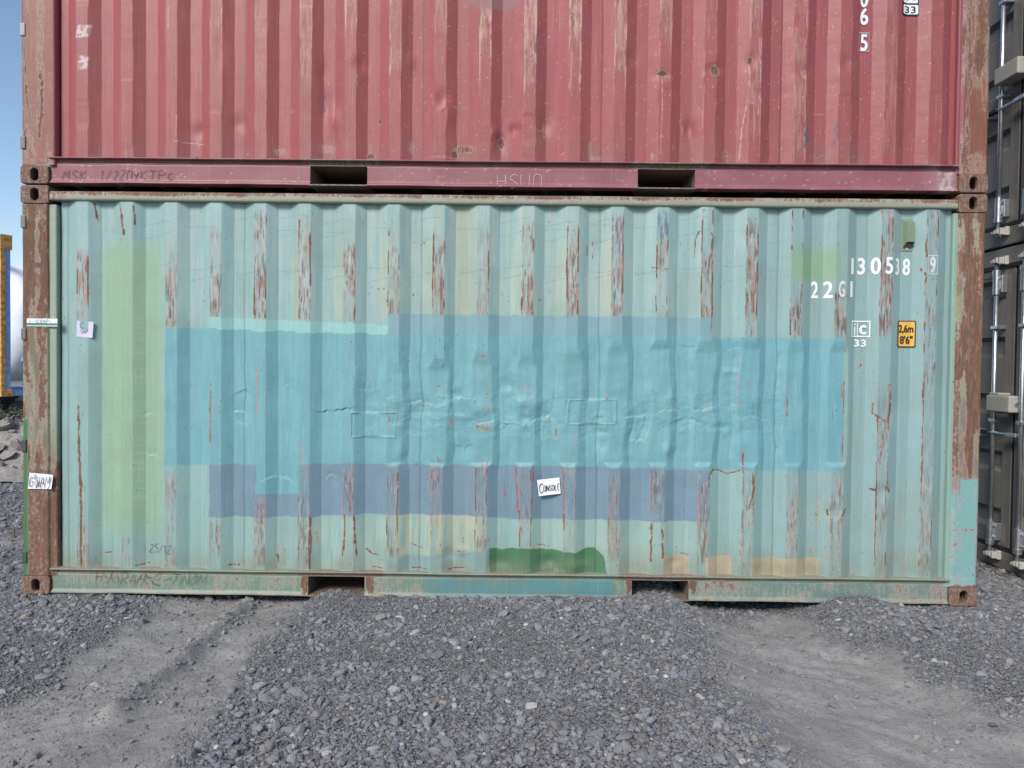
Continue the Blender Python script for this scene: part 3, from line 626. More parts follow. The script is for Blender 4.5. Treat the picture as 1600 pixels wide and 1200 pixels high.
# ------------------------------------------------------------------ lettering
FONT = bpy.data.fonts[0] if len(bpy.data.fonts) else None
def glyph_mesh(text):
    cu = bpy.data.curves.new('t', 'FONT'); cu.body = text; cu.resolution_u = 5
    o = bpy.data.objects.new('t', cu); C.objects.link(o)
    dg = bpy.context.evaluated_depsgraph_get(); me = bpy.data.meshes.new_from_object(o.evaluated_get(dg))
    v = np.array([p.co[:] for p in me.vertices]); f = [tuple(p.vertices) for p in me.polygons]
    bpy.data.objects.remove(o); bpy.data.curves.remove(cu); bpy.data.meshes.remove(me)
    return v, f
def wall_surface(x, z): return YB+prof(x)
def conform(bm, surf, off):
    for k in range(-1, 21):
        for u, _ in KX:
            bmesh.ops.bisect_plane(bm, geom=bm.verts[:]+bm.edges[:]+bm.faces[:], plane_co=(xk(k)+u, 0, 0), plane_no=(1, 0, 0))
    for v in bm.verts: v.co.y = float(surf(np.array(v.co.x), v.co.z))-off
def put_text(name, text, x0, x1, z0, z1, mat, parent, surf=None, off=0.0025, y=None, bold=0.0, slant=0.0, hook=None):
    v, f = glyph_mesh(text)
    lo, hi = v.min(0), v.max(0)
    X = x0+(v[:, 0]-lo[0])/(hi[0]-lo[0])*(x1-x0); Z = z0+(v[:, 1]-lo[1])/(hi[1]-lo[1])*(z1-z0)
    bm = bmesh.new(); bv = [bm.verts.new((a, 0, b)) for a, b in zip(X, Z)]
    for q in f:
        try: bm.faces.new([bv[i] for i in q])
        except ValueError: pass
    if bold:                                                           # thicken strokes outwards along boundary normals
        bm.normal_update(); mv = {}
        for e in bm.edges:
            if len(e.link_faces) == 1:
                d = (e.verts[1].co-e.verts[0].co).normalized(); nrm = Vector((d.z, 0, -d.x))
                c = e.link_faces[0].calc_center_median()
                if nrm.dot((e.verts[0].co+e.verts[1].co)/2-c) < 0: nrm = -nrm
                for q in e.verts: mv.setdefault(q, Vector()); mv[q] += nrm
        for q, d in mv.items():
            if d.length > 1e-6: q.co += d.normalized()*bold
    if surf is not None: conform(bm, surf, off)
    else:
        for q in bm.verts: q.co.y = y
    mb = MB(); mb.bm(bm); return mb.build(name, mat, parent)
def px_box(x0, y0, x1, y1, yp=0.03):
    ax, az = on_y(x0, y1, yp); bx, bz = on_y(x1, y0, yp); return ax, bx, az, bz
def put_px(name, text, x0, y0, x1, y1, mat, parent, **kw):
    a, b, c, d = px_box(x0, y0, x1, y1); return put_text(name, text, a, b, c, d, mat, parent, **kw)
def bars_on(name, rects, mat, parent, surf=None, off=0.0025, y=None):
    bm = bmesh.new()
    for x0, y0, x1, y1 in rects:
        a, b, c, d = px_box(x0, y0, x1, y1)
        bm.faces.new([bm.verts.new(p) for p in ((a, 0, c), (b, 0, c), (b, 0, d), (a, 0, d))])
    if surf is not None: conform(bm, surf, off)
    else:
        for q in bm.verts: q.co.y = y
    mb = MB(); mb.bm(bm); return mb.build(name, mat, parent)
WS = wall_surface
for ch, x0, x1, y0, y1, mt in (('1', 1330, 1334.5, 404, 428, M_WHITE), ('3', 1342, 1353.5, 403, 428, M_WHITE), ('0', 1362, 1374, 403, 428, M_WHITE), ('5', 1382, 1393, 403, 428, M_WHITE), ('3', 1399, 1406, 404, 429, M_WHITE), ('8', 1413, 1424, 404, 429, M_WHITE), ('9', 1451, 1459, 402, 427, M_FADED),
                               ('2', 1269, 1280, 440, 465, M_WHITE), ('2', 1288, 1300, 440, 465, M_WHITE), ('G', 1309, 1318, 440, 464, M_FADED), ('1', 1328, 1332.5, 440, 464, M_WHITE)):
    put_px('digit', ch, x0, y0, x1, y1, mt, green, surf=WS, bold=0.003)
bars_on('digit_frame', [(1448, 399.5, 1463, 400.7), (1448, 428.3, 1463, 429.5), (1448, 400.7, 1449.2, 428.3), (1461.8, 400.7, 1463, 428.3)], M_FADED, green, surf=WS)
bars_on('logo_frame', [(1331, 501, 1361, 503), (1331, 524.5, 1361, 526.5), (1331, 503, 1333, 524.5), (1359, 503, 1361, 524.5), (1341, 503, 1342.6, 524.5)], M_WHITE, green, surf=WS)
put_px('logo_letter', 'i', 1335.5, 505, 1338.5, 522.5, M_WHITE, green, surf=WS, bold=0.0015)
put_px('logo_letter', 'c', 1345, 508.5, 1355.5, 522, M_WHITE, green, surf=WS, bold=0.003)
put_px('logo_letter', '33', 1336, 531, 1355, 541, M_WHITE, green, surf=WS, bold=0.002)
# yellow height plate
def rounded(name, x0, y0, x1, y1, r, mat, parent, yy, thick=0.003, n=6, surf=None):
    a, b, c, d = px_box(x0, y0, x1, y1); pts = []
    for cx, cz, t0 in ((b-r, d-r, 0), (a+r, d-r, 90), (a+r, c+r, 180), (b-r, c+r, 270)):
        for i in range(n+1): t = R(t0+90*i/n); pts.append((cx+r*math.cos(t), cz+r*math.sin(t)))
    k = len(pts)
    if surf is not None:
        bm = bmesh.new(); bm.faces.new([bm.verts.new((p[0], 0, p[1])) for p in reversed(pts)]); conform(bm, surf, yy); mb = MB(); mb.bm(bm); return mb.build(name, mat, parent)
    v = [(p[0], yy, p[1]) for p in pts]+[(p[0], yy+thick, p[1]) for p in pts]
    f = [tuple(reversed(range(k)))]+[(i, (i+1) % k, k+(i+1) % k, k+i) for i in range(k)]
    return obj(name, v, f, mat, parent)
YL = YB+DEP*0.5
pl = rounded('height_label', 1403.5, 501, 1432, 542.5, 0.010, M_INK, green, 0.004, surf=WS)
rounded('label_face', 1405, 502.6, 1430.3, 540.8, 0.007, M_YELLOW, pl, 0.0055, surf=WS)
for t, b in (('2,6m', (1406, 508, 1428, 521)), ("8'6\"", (1408, 525, 1427, 537))):
    put_px('label_text', t, *b, M_INK, pl, surf=WS, off=0.007, bold=0.0022)

# stroke writing
ST = {'C': [[(.9, .85), (.55, 1), (.15, .75), (.05, .4), (.25, .05), (.65, 0), (.95, .2)]], 'O': [[(.5, 1), (.1, .8), (.05, .3), (.4, 0), (.85, .2), (.9, .7), (.5, 1)]], 'N': [[(.05, 0), (.1, 1), (.85, .05), (.9, 1)]],
      'S': [[(.9, .9), (.5, 1), (.15, .75), (.5, .5), (.85, .28), (.5, 0), (.1, .12)]], 'L': [[(.15, 1), (.1, .05), (.85, 0)]], 'E': [[(.9, 1), (.15, .95), (.1, .05), (.9, 0)], [(.12, .5), (.75, .52)]],
      'G': [[(.9, .85), (.5, 1), (.1, .6), (.15, .15), (.55, 0), (.85, .2), (.85, .5), (.5, .48)]], '?': [[(.1, .8), (.5, 1), (.85, .8), (.5, .5), (.5, .3)]], 'W': [[(0, 1), (.2, 0), (.5, .7), (.75, 0), (1, 1)]], 'A': [[(0, 0), (.45, 1), (.9, 0)], [(.2, .4), (.72, .4)]],
      'Y': [[(.05, 1), (.2, .55), (.6, .5), (.9, 1)], [(.9, 1), (.75, .2), (.4, -.1)]], 'M': [[(0, 0), (.15, 1), (.5, .35), (.85, 1), (1, 0)]], 'K': [[(.1, 1), (.1, 0)], [(.85, 1), (.15, .5), (.9, 0)]], 'H': [[(.1, 1), (.1, 0)], [(.9, 1), (.9, 0)], [(.1, .5), (.9, .5)]],
      'U': [[(.1, 1), (.1, .3), (.4, 0), (.8, .2), (.85, 1)]], 'R': [[(.1, 0), (.1, 1), (.7, .95), (.75, .6), (.15, .5), (.85, 0)]], 'P': [[(.1, 0), (.1, 1), (.8, .9), (.8, .55), (.12, .5)]], '1': [[(.3, .8), (.55, 1), (.55, 0)]], '2': [[(.1, .8), (.5, 1), (.85, .75), (.1, .02), (.9, 0)]],
      '5': [[(.85, 1), (.25, 1), (.2, .55), (.7, .55), (.8, .2), (.4, 0), (.1, .1)]], '/': [[(.1, 0), (.9, 1)]], 'Z': [[(.1, 1), (.9, 1), (.1, 0), (.9, 0)]], 'T': [[(0, 1), (1, 1)], [(.5, 1), (.45, 0)]], 'n': [[(.1, 0), (.1, .8), (.4, 1), (.8, .85), (.9, 0)]], 'c': [[(.8, .6), (.4, .7), (.15, .3), (.5, 0), (.85, .1)]],
      'y': [[(.1, .8), (.4, .35), (.85, .8)], [(.85, .8), (.3, -.4)]], 'v': [[(0, .8), (.4, 0), (.9, .9)]], 'o': [[(.5, .7), (.1, .5), (.2, .05), (.7, .05), (.85, .5), (.5, .7)]], 'w': [[(0, .9), (.25, .1), (.5, .6), (.7, .15), (1, .9)]], '-': [[(.1, .5), (.9, .5)]], ' ': []}
def smooth_line(p, n=4):
    p = np.array(p, float)
    if len(p) < 3: return p
    out = []
    for i in range(len(p)-1):
        p0, p1, p2, p3 = p[max(0, i-1)], p[i], p[i+1], p[min(len(p)-1, i+2)]
        for t in np.arange(n)/n: out.append(0.5*(2*p1+(p2-p0)*t+(2*p0-5*p1+4*p2-p3)*t*t+(3*p1-p0-3*p2+p3)*t**3))
    return np.array(out+[p[-1]])
def strokes(name, lines, wd, mat, parent, yfn):
    """lines: polylines in world x,z; laid as thin ribbons on a surface y = yfn(x, z)"""
    v, f = [], []
    for ln in lines:
        q = smooth_line(ln); t = np.gradient(q, axis=0); l = np.hypot(t[:, 0], t[:, 1])+1e-9; nx, nz = -t[:, 1]/l, t[:, 0]/l
        b = len(v); hw = wd/2*(0.75+0.5*rng.random(len(q)))
        for i in range(len(q)):
            for s in (-1, 1):
                x, z = q[i, 0]+s*nx[i]*hw[i], q[i, 1]+s*nz[i]*hw[i]; v.append((x, yfn(x, z), z))
        for i in range(len(q)-1): f.append((b+2*i, b+2*i+1, b+2*i+3, b+2*i+2))
    return obj(name, v, f, mat, parent)
def write_px(name, text, x0, y0, x1, y1, wd, mat, parent, yfn, shear=0.0, dy=0.0, jit=0.05):
    lines = []; n = len(text); cw = (x1-x0)/n
    for i, ch in enumerate(text):
        for pl_ in ST.get(ch, []):
            pts = []
            for a, b in pl_:
                px = x0+cw*(i+0.08+0.84*a+shear*b)+random.uniform(-jit, jit)*cw; py = y1+(y0-y1)*b+dy*i/n+random.uniform(-jit, jit)*(y1-y0)
                pts.append(on_y(px, py, 0.01))
            lines.append(pts)
    return strokes(name, lines, wd, mat, parent, yfn)
def scribble(x0, x1, yc, amp, step, seed):
    r = random.Random(seed); pts, x = [], x0
    while x < x1: pts.append((x+r.uniform(-step*.7, step*.5), yc+r.uniform(-amp, amp))); x += step
    return [on_y(a, b, 0.01) for a, b in pts]
web = lambda x, z: 0.0048
write_px('marker_writing', 'HYoRAY', 146, 894, 226, 910, 0.0022, M_PENCIL, green, lambda x, z: 0.0135, 0.25, 4, 0.12); write_px('marker_writing', 'cE-TNOM', 222, 897, 322, 913, 0.0022, M_PENCIL, green, lambda x, z: 0.0135, 0.3, 2, 0.14)
strokes('marker_writing', [[on_y(210, 916), on_y(225, 896), on_y(240, 910), on_y(250, 914)]], 0.0022, M_PENCIL, green, lambda x, z: 0.0135)
write_px('marker_writing', '25/12', 228, 852, 268, 865, 0.0022, M_PENCIL, green, lambda x, z: float(WS(np.array(x), z))-0.004, 0.1)

# ================================================================== RED CONTAINER
ZR = H+0.006
RED = lin(160, 80, 80)
redc = thing('shipping_container', 'faded dark red container with dented ribbed side, stacked on top of the teal one', 'shipping container', (0, 1.219, ZR))
def build_wall_red():
    xs = wall_columns(); top = ZR+Z_RAIL
    zs = np.concatenate([np.linspace(ZR+Z_SILL, ZR+1.35, 236), np.linspace(ZR+1.36, top, 40)])
    X, Z = np.meshgrid(xs, zs); cv = Canvas(X, None, Z, RED); PX, PY = cv.PX, cv.PY
    edges, fill = crest_tools(cv)
    X2 = X+(fbm(X*3, Z*8, 160)-0.5)*0.007
    D = prof(X)+(fbm(X*2.2, Z*2.4, 175)-0.5)*0.007*S(0, .1, Z-ZR-Z_SILL)
    for x, y, rx, ry, a in [(522, 185, 10, 18, -13), (508, 160, 8, 26, 10), (505, 110, 8, 20, 7), (692, 155, 10, 14, 12), (700, 175, 12, 24, -8), (783, 215, 8, 22, 16), (775, 205, 12, 10, -9), (850, 195, 10, 16, 12), (865, 150, 14, 50, 6), (562, 100, 9, 12, 9),
                            (1078, 200, 7, 14, 12), (1035, 118, 12, 7, 10), (1115, 108, 12, 9, 13), (1113, 150, 6, 30, -7), (1174, 98, 10, 12, 12), (310, 203, 11, 11, 8), (372, 190, 10, 12, 7), (345, 80, 9, 30, 7), (985, 90, 10, 10, 8), (1253, 112, 12, 10, 11), (1322, 98, 11, 14, 10), (805, 200, 9, 8, 10), (640, 95, 7, 14, -6)]:
        D = D+a*0.001*gauss(PX, PY, x, y, rx, ry)
    for k in range(20): # pressed ridge edges
        c = (rng.random()-0.3)*0.006*S(0.5, 0.7, fbm(X*0+k, Z*5, 180)); D = np.where(np.abs(X-xk(k)) < 0.1, np.maximum(D, c), D)
    cv.lay(0.35*S(0.40, 0.65, fbm(X*24, Z*1.2, 121)), lin(176, 98, 102)); cv.lay(0.3*S(0.42, 0.7, cv.blot), lin(164, 84, 86)); cv.lay(0.45*S(850, 1450, PX), lin(148, 72, 76)); cv.lay(0.12*S(0.55, 0.72, fbm(X*34, Z*0.9, 127)), lin(122, 78, 76)); cv.lay(0.15*S(0.55, 0.7, fbm(X*4, Z*2.5, 129)), lin(150, 96, 92))  # tone deepening towards the right paints in the weaker light at that end
    cv.lay(0.4*S(195, 250, PY)*S(0.35, 0.65, cv.blot), lin(146, 98, 98))
    u = np.mod(X-XC0+PITCH_W/2, PITCH_W)-PITCH_W/2; crest = S(0.040, 0.033, np.abs(u))
    sc = fbm(X*70, Z*5, 131); sand = lin(192, 146, 124)
    for k, y1, a in ((4, 300, .2), (5, 120, .35), (6, 40, .6), (7, 110, .85), (8, 40, .3), (9, 95, .85), (10, 130, .8), (11, 120, .95), (12, 110, .7), (13, 60, .4), (14, 60, .3), (15, 210, .5), (16, 230, .4), (3, 80, .4), (18, 230, .2)):
        fill(k, -60, y1, .10, sand, a*0.6); mk = crest*S(0.05, 0.045, np.abs(X-xk(k)))*S(y1+40, y1-20, PY); cv.lay(a*0.5*mk*S(0.56, 0.68, sc), lin(206, 176, 164))
        cv.lay(0.8*a*S(0.006, 0.002, np.abs(np.abs(X-xk(k))-0.035))*S(y1+60, y1, PY)*S(0.45, 0.6, fbm(X*40, Z*12, 133)), lin(222, 182, 172))
    cv.lay(0.9*S(0.84, 0.90, fbm(X*140, Z*90, 141, 2))*S(300, 700, PX)*0.8, lin(214, 176, 172)); cv.lay(0.5*S(0.86, 0.92, fbm(X*170, Z*110, 143, 2))*S(1180, 1300, PX), lin(204, 160, 160))
    for x, y, sx in ((131, 49, 11), (131, 98, 8)):
        cv.lay(S(1.1, 0.8, np.maximum(np.abs(PX-x-0.2*(y-PY))/sx, np.abs(PY-y)/11)+0.05*cv.e)*(0.25+0.75*S(0.36, 0.56, fbm(X*70, Z*60, 145))), lin(206, 190, 192))
    cv.lay(0.75*S(1.1, 0.85, np.hypot((PX-772)/42, (PY+4)/19)+0.03*cv.e), lin(146, 108, 114))
    for x, y in ((1259, 190), (1260, 207), (1259, 222), (1307, 200), (1306, 217), (1393, 47)): cv.line([(x-2, y+6), (x+2, y-6)], 2.8 if x < 1390 else 1.2, 0, lin(94, 84, 92))
    for x, y, rx, ry, a in [(455, 172, 4, 3, .8), (593, 188, 3, 4, 1), (558, 125, 2, 10, .7), (505, 165, 2, 14, .7), (437, 235, 12, 8, .55), (510, 230, 16, 10, .5), (577, 242, 8, 5, .8), (642, 230, 4, 12, .6), (725, 232, 20, 7, .7), (718, 166, 12, 2, .7), (783, 222, 5, 10, .9), (710, 240, 6, 6, .9), (1035, 115, 9, 5, .9), (1049, 123, 2, 4, .8), (1117, 110, 7, 9, .95), (1100, 117, 2, 5, .7),
                            (1172, 95, 5, 7, .9), (1188, 108, 2, 10, .7), (1257, 116, 3, 8, .7), (922, 235, 3, 20, .6), (930, 245, 14, 4, .6), (1000, 131, 8, 1.2, .8), (1135, 245, 5, 12, .7), (1279, 241, 10, 2, .8), (1280, 176, 12, 1.4, .7), (1068, 200, 2, 9, .7), (700, 245, 40, 3, .5), (850, 203, 3, 12, .7), (305, 245, 3, 3, 1), (385, 238, 3, 4, .7), (1020, 243, 3, 7, .6), (385, 250, 2, 2, 1), (845, 203, 16, 1.2, .6)]:
        cv.blob(x, y, rx, ry, a)
    for pts, wd in [([(1034, 120), (1035, 150), (1032, 240)], 1.0), ([(1172, 100), (1170, 140), (1160, 200), (1156, 250)], .9), ([(1186, 60), (1188, 120), (1184, 180)], .8), ([(276, 180), (275, 215), (274, 200)], .7), ([(272, 221), (316, 223)], .6), ([(303, 226), (312, 210), (318, 200)], .6), ([(302, 213), (309, 230)], .6), ([(347, 0), (347, 70)], .9), ([(263, 10), (264, 45)], .8)]:
        cv.line(pts, wd, 0, lin(206, 156, 150), 0.5)
    cv.r = np.maximum(cv.r, 0.36*S(232, 254, PY)*S(0.4, 0.65, cv.blot)); cv.r = np.maximum(cv.r, 0.09)
    for k in (3.5, 7.5, 11.5, 15.5): cv.c *= (1-0.45*S(0.005, 0.002, np.abs(X-xk(k)-0.03)))[..., None]
    return grid('side_wall', np.clip(2*X-X2, XL, XR), YB+D, Z, WP, redc, cv.c, np.clip(cv.r, 0, 1), smooth=False)
build_wall_red()
RWEB = lin(146, 88, 96)
def r_lip(cv):
    cv.c[:] = lin(140, 84, 94); cv.lay(0.5*S(0.45, .65, cv.blot), lin(146, 112, 110)); cv.r[:] = 0.22
    for a in (531, 1045): k = S(a-75, a-55, cv.PX)*S(a+75, a+58, cv.PX); cv.lay(k*0.95, lin(108, 88, 80)); cv.r = np.maximum(cv.r, 0.5*k)
    cv.r = np.maximum(cv.r, 0.5*S(100, 80, cv.PX)); cv.lay(0.8*S(1440, 1470, cv.PX)*S(.4, .6, cv.blot), lin(176, 154, 152))
def r_web(cv):
    cv.c[:] = RWEB; cv.lay(0.5*S(0.4, 0.7, fbm(cv.X*6, cv.Z*8, 201)), lin(160, 104, 116)); cv.r[:] = 0.10
    cv.lay(0.7*S(0.80, 0.86, fbm(cv.X*130, cv.Z*110, 203, 2)), lin(206, 170, 172)); cv.lay(0.9*S(1462, 1470, cv.PX+cv.e)*S(1492, 1486, cv.PX)*S(0.3, 0.55, fbm(cv.X*60, cv.Z*60, 205)), lin(200, 188, 190)); cv.lay(0.35*S(1440, 1465, cv.PX), lin(176, 140, 148))
    for x in (134, 1325): cv.line([(x, 258), (x, 300)], 1.0, 0.5, lin(110, 66, 74))
    cv.r = np.maximum(cv.r, 0.7*S(86, 80, cv.PX))
def r_postL(cv):
    X, Z, PX, PY = cv.X, cv.Z, cv.PX, cv.PY
    cv.c[:] = lin(146, 84, 74); n = fbm(X*20, Z*2.2, 211); cv.lay(0.7*S(.45, .62, fbm(X*30, Z*2, 213)), lin(136, 92, 78)); cv.lay(0.6*S(.5, .64, fbm(X*14, Z*3, 215)), lin(148, 76, 72))
    cv.r = np.clip(0.42+0.9*(n-0.5), 0, 1)
    for x, y0, y1, a, wd in ((43, 80, 235, .85, 2.6), (66, 95, 225, .95, 3.6), (70, -20, 75, .6, 2.2), (45, -20, 30, .7, 2), (58, 20, 60, .4, 1.6), (80, 115, 160, .6, 1.8)): cv.line([(x+2.5*math.sin(y*.05), y) for y in range(y0, y1, 12)], wd, a, None, 1.6)
    cv.r = np.maximum(cv.r, .5*S(236, 252, PY)*S(.4, .6, cv.blot)); cv.lay(S(85.5, 86.5, PX), lin(168, 92, 96)); cv.r *= 1-0.7*S(85.5, 86.5, PX)
def r_postR(cv):
    X, Z, PX, PY = cv.X, cv.Z, cv.PX, cv.PY
    cv.c[:] = lin(132, 74, 54); cv.lay(0.6*S(.45, .65, fbm(X*10, Z*4, 223)), lin(142, 82, 62)); n = fbm(X*22, Z*3.5, 221); cv.r = np.clip(0.58+1.3*(n-0.5), .15, .95); cv.r = np.maximum(cv.r, .55*S(200, 250, PY)*S(0.4, .55, cv.blot))
    cv.r = np.maximum(cv.r, S(5, 1, np.abs(PX-1512+0.02*(PY-100)+cv.e))*.75); cv.lay(S(1506, 1504, PX+0.02*(PY-100)), lin(146, 74, 84)); sm = strip_of(cv); cv.lay(sm, lin(142, 70, 78)); cv.r *= 1-.8*sm
frame(redc, ZR, RED, RWEB, dict(cast=lin(108, 80, 66), lip=r_lip, web=r_web))
rail_profile('top_rail', [(0.064, ZR+2.556), (0.003, ZR+2.549), (0.001, ZR+2.509), (0.012, ZR+2.497), (0.064, ZR+2.497)], -W2+0.182, W2-0.182, redc, RED, None, step=0.1)
post_front('corner_post', -W2+0.004, -W2+0.215, ZR+0.119, ZR+2.472, r_postL, redc, inner=1, base=RED)
post_front('corner_post', W2-0.172, W2-0.004, ZR+0.119, ZR+2.472, r_postR, redc, strip=0.02, inner=-1, base=RED)
for a, b, c in ((38, 58, lin(176, 176, 170)), (214, 234, lin(128, 122, 112))): hinge(redc, a, b, c)
put_px('digit', '6', 1346, 11, 1358.5, 36, M_WHITE, redc, surf=WS, bold=0.003)
put_px('digit', '5', 1346.5, 52, 1357.5, 77, M_WHITE, redc, surf=WS, bold=0.003)
put_px('digit', '0', 1346, -17, 1358.5, 8.5, M_WHITE, redc, surf=WS, bold=0.003)
bars_on('digit_frame', [(1343, 49, 1360.5, 50), (1343, 77.3, 1360.5, 78.3), (1343, 50, 1344, 77.3), (1359.5, 50, 1360.5, 77.3)], M_CHALK, redc, surf=WS)
rl = rounded('data_label', 1410, -32, 1439, 22.5, 0.012, M_INK, redc, 0.004, surf=WS)
rounded('label_face', 1412, 6, 1437, 20.5, 0.008, M_WHITE, rl, 0.0055, surf=WS)
rounded('label_face', 1412, -30, 1437, 3, 0.008, M_WHITE, rl, 0.0055, surf=WS)
bars_on('label_text', [(1419.4, -26, 1421, 0)], M_INK, rl, surf=WS, off=0.007)
put_px('label_text', 'i', 1414.5, -23, 1417, -2, M_INK, rl, surf=WS, off=0.007, bold=.001); put_px('label_text', 'c', 1424, -18, 1434, -2, M_INK, rl, surf=WS, off=0.007, bold=.002)
put_px('label_text', '33', 1415, 8.5, 1432.5, 18.8, M_INK, rl, surf=WS, off=0.007, bold=0.0008)
rw = lambda x, z: 0.0140
write_px('marker_writing', 'MSK', 94, 266, 134, 280, 0.003, M_PENCIL, redc, rw, 0.2); write_px('marker_writing', '1/2ZnyK', 152, 266, 228, 280, 0.003, M_PENCIL, redc, rw, 0.15); write_px('marker_writing', 'TPc', 230, 266, 272, 280, 0.003, M_PENCIL, redc, rw, 0.1)
write_px('chalk_writing', 'HSUn', 774, 273, 850, 293, 0.003, M_CHALK, redc, rw, 0.0)

# ================================================================== PAPERS
def paper(name, corners, mat, label, yb, curl=0.006, n=8):
    c = [np.array(on_y(a, b, yb)) for a, b in corners]                 # tl, tr, br, bl
    vs_, f = [], []
    for side in (0, 1):
        for i in range(n+1):
            for j in range(n+1):
                u, t = j/n, i/n; p = (c[0]*(1-u)+c[1]*u)*(1-t)+(c[3]*(1-u)+c[2]*u)*t
                vs_.append((p[0], yb-curl*((u-0.5)**2*2+0.6*t*t)+side*0.0006, p[1]))
    K = (n+1)**2
    for s in (0, 1):
        for i in range(n):
            for j in range(n):
                a = s*K+i*(n+1)+j; q = (a, a+1, a+n+2, a+n+1); f.append(q[::-1] if s == 0 else q)
    o = obj(name, vs_, f, mat, None, smooth=True); o['label'] = label; o['category'] = 'paper sign'
    return o, yb-curl*1.15-0.0012
pw, yw = paper('paper_sign', [(839, 750), (874, 746), (876, 771), (842, 775)], M_PAPER, 'small white paper with the word Console taped to the teal container side', YB+0.004)
write_px('handwriting', 'C', 842, 755, 850, 770, 0.0042, M_INK, pw, lambda x, z: yw); write_px('handwriting', 'ONSOLE', 849, 759, 875, 768, 0.0036, M_INK, pw, lambda x, z: yw, dy=-3.5)
pg, yg = paper('paper_sign', [(46.5, 738.5), (83.5, 742), (81.5, 764), (45, 763.5)], M_PAPER, 'white paper with G?WAY in pen, on the rusty left corner post', -0.001, 0.008)
write_px('handwriting', 'G', 47.5, 745, 56, 759, 0.0036, M_INK, pg, lambda x, z: yg, 0.1); write_px('handwriting', '?', 55.5, 741, 60, 751, 0.003, M_INK, pg, lambda x, z: yg); write_px('handwriting', 'WAY', 58, 744, 82, 761, 0.0036, M_INK, pg, lambda x, z: yg, 0.1, dy=1)
pe, ye = paper('paper_sign', [(120.5, 501), (146.5, 503), (145, 528), (120, 526)], M_LILAC, 'pale lilac square note with faint pen marks, left of the green sprayed stripe', YB+0.002, 0.004)
write_px('handwriting', 'C', 124, 503.5, 133, 513, 0.002, M_PENCIL, pe, lambda x, z: ye); write_px('handwriting', 'w', 124, 514, 137, 522, 0.002, M_PENCIL, pe, lambda x, z: ye)
stk = rounded('sticker', 47, 498.5, 94.5, 510, 0.002, M_PAPER, green, -0.0012, 0.002); bars_on('sticker_stripe', [(47, 505.6, 94.3, 508.6)], M_STICKG, stk, y=-0.0018)
write_px('sticker_text', 'L-SCRAP-', 48, 500, 82, 505, 0.0022, M_PENCIL, stk, lambda x, z: -0.002)

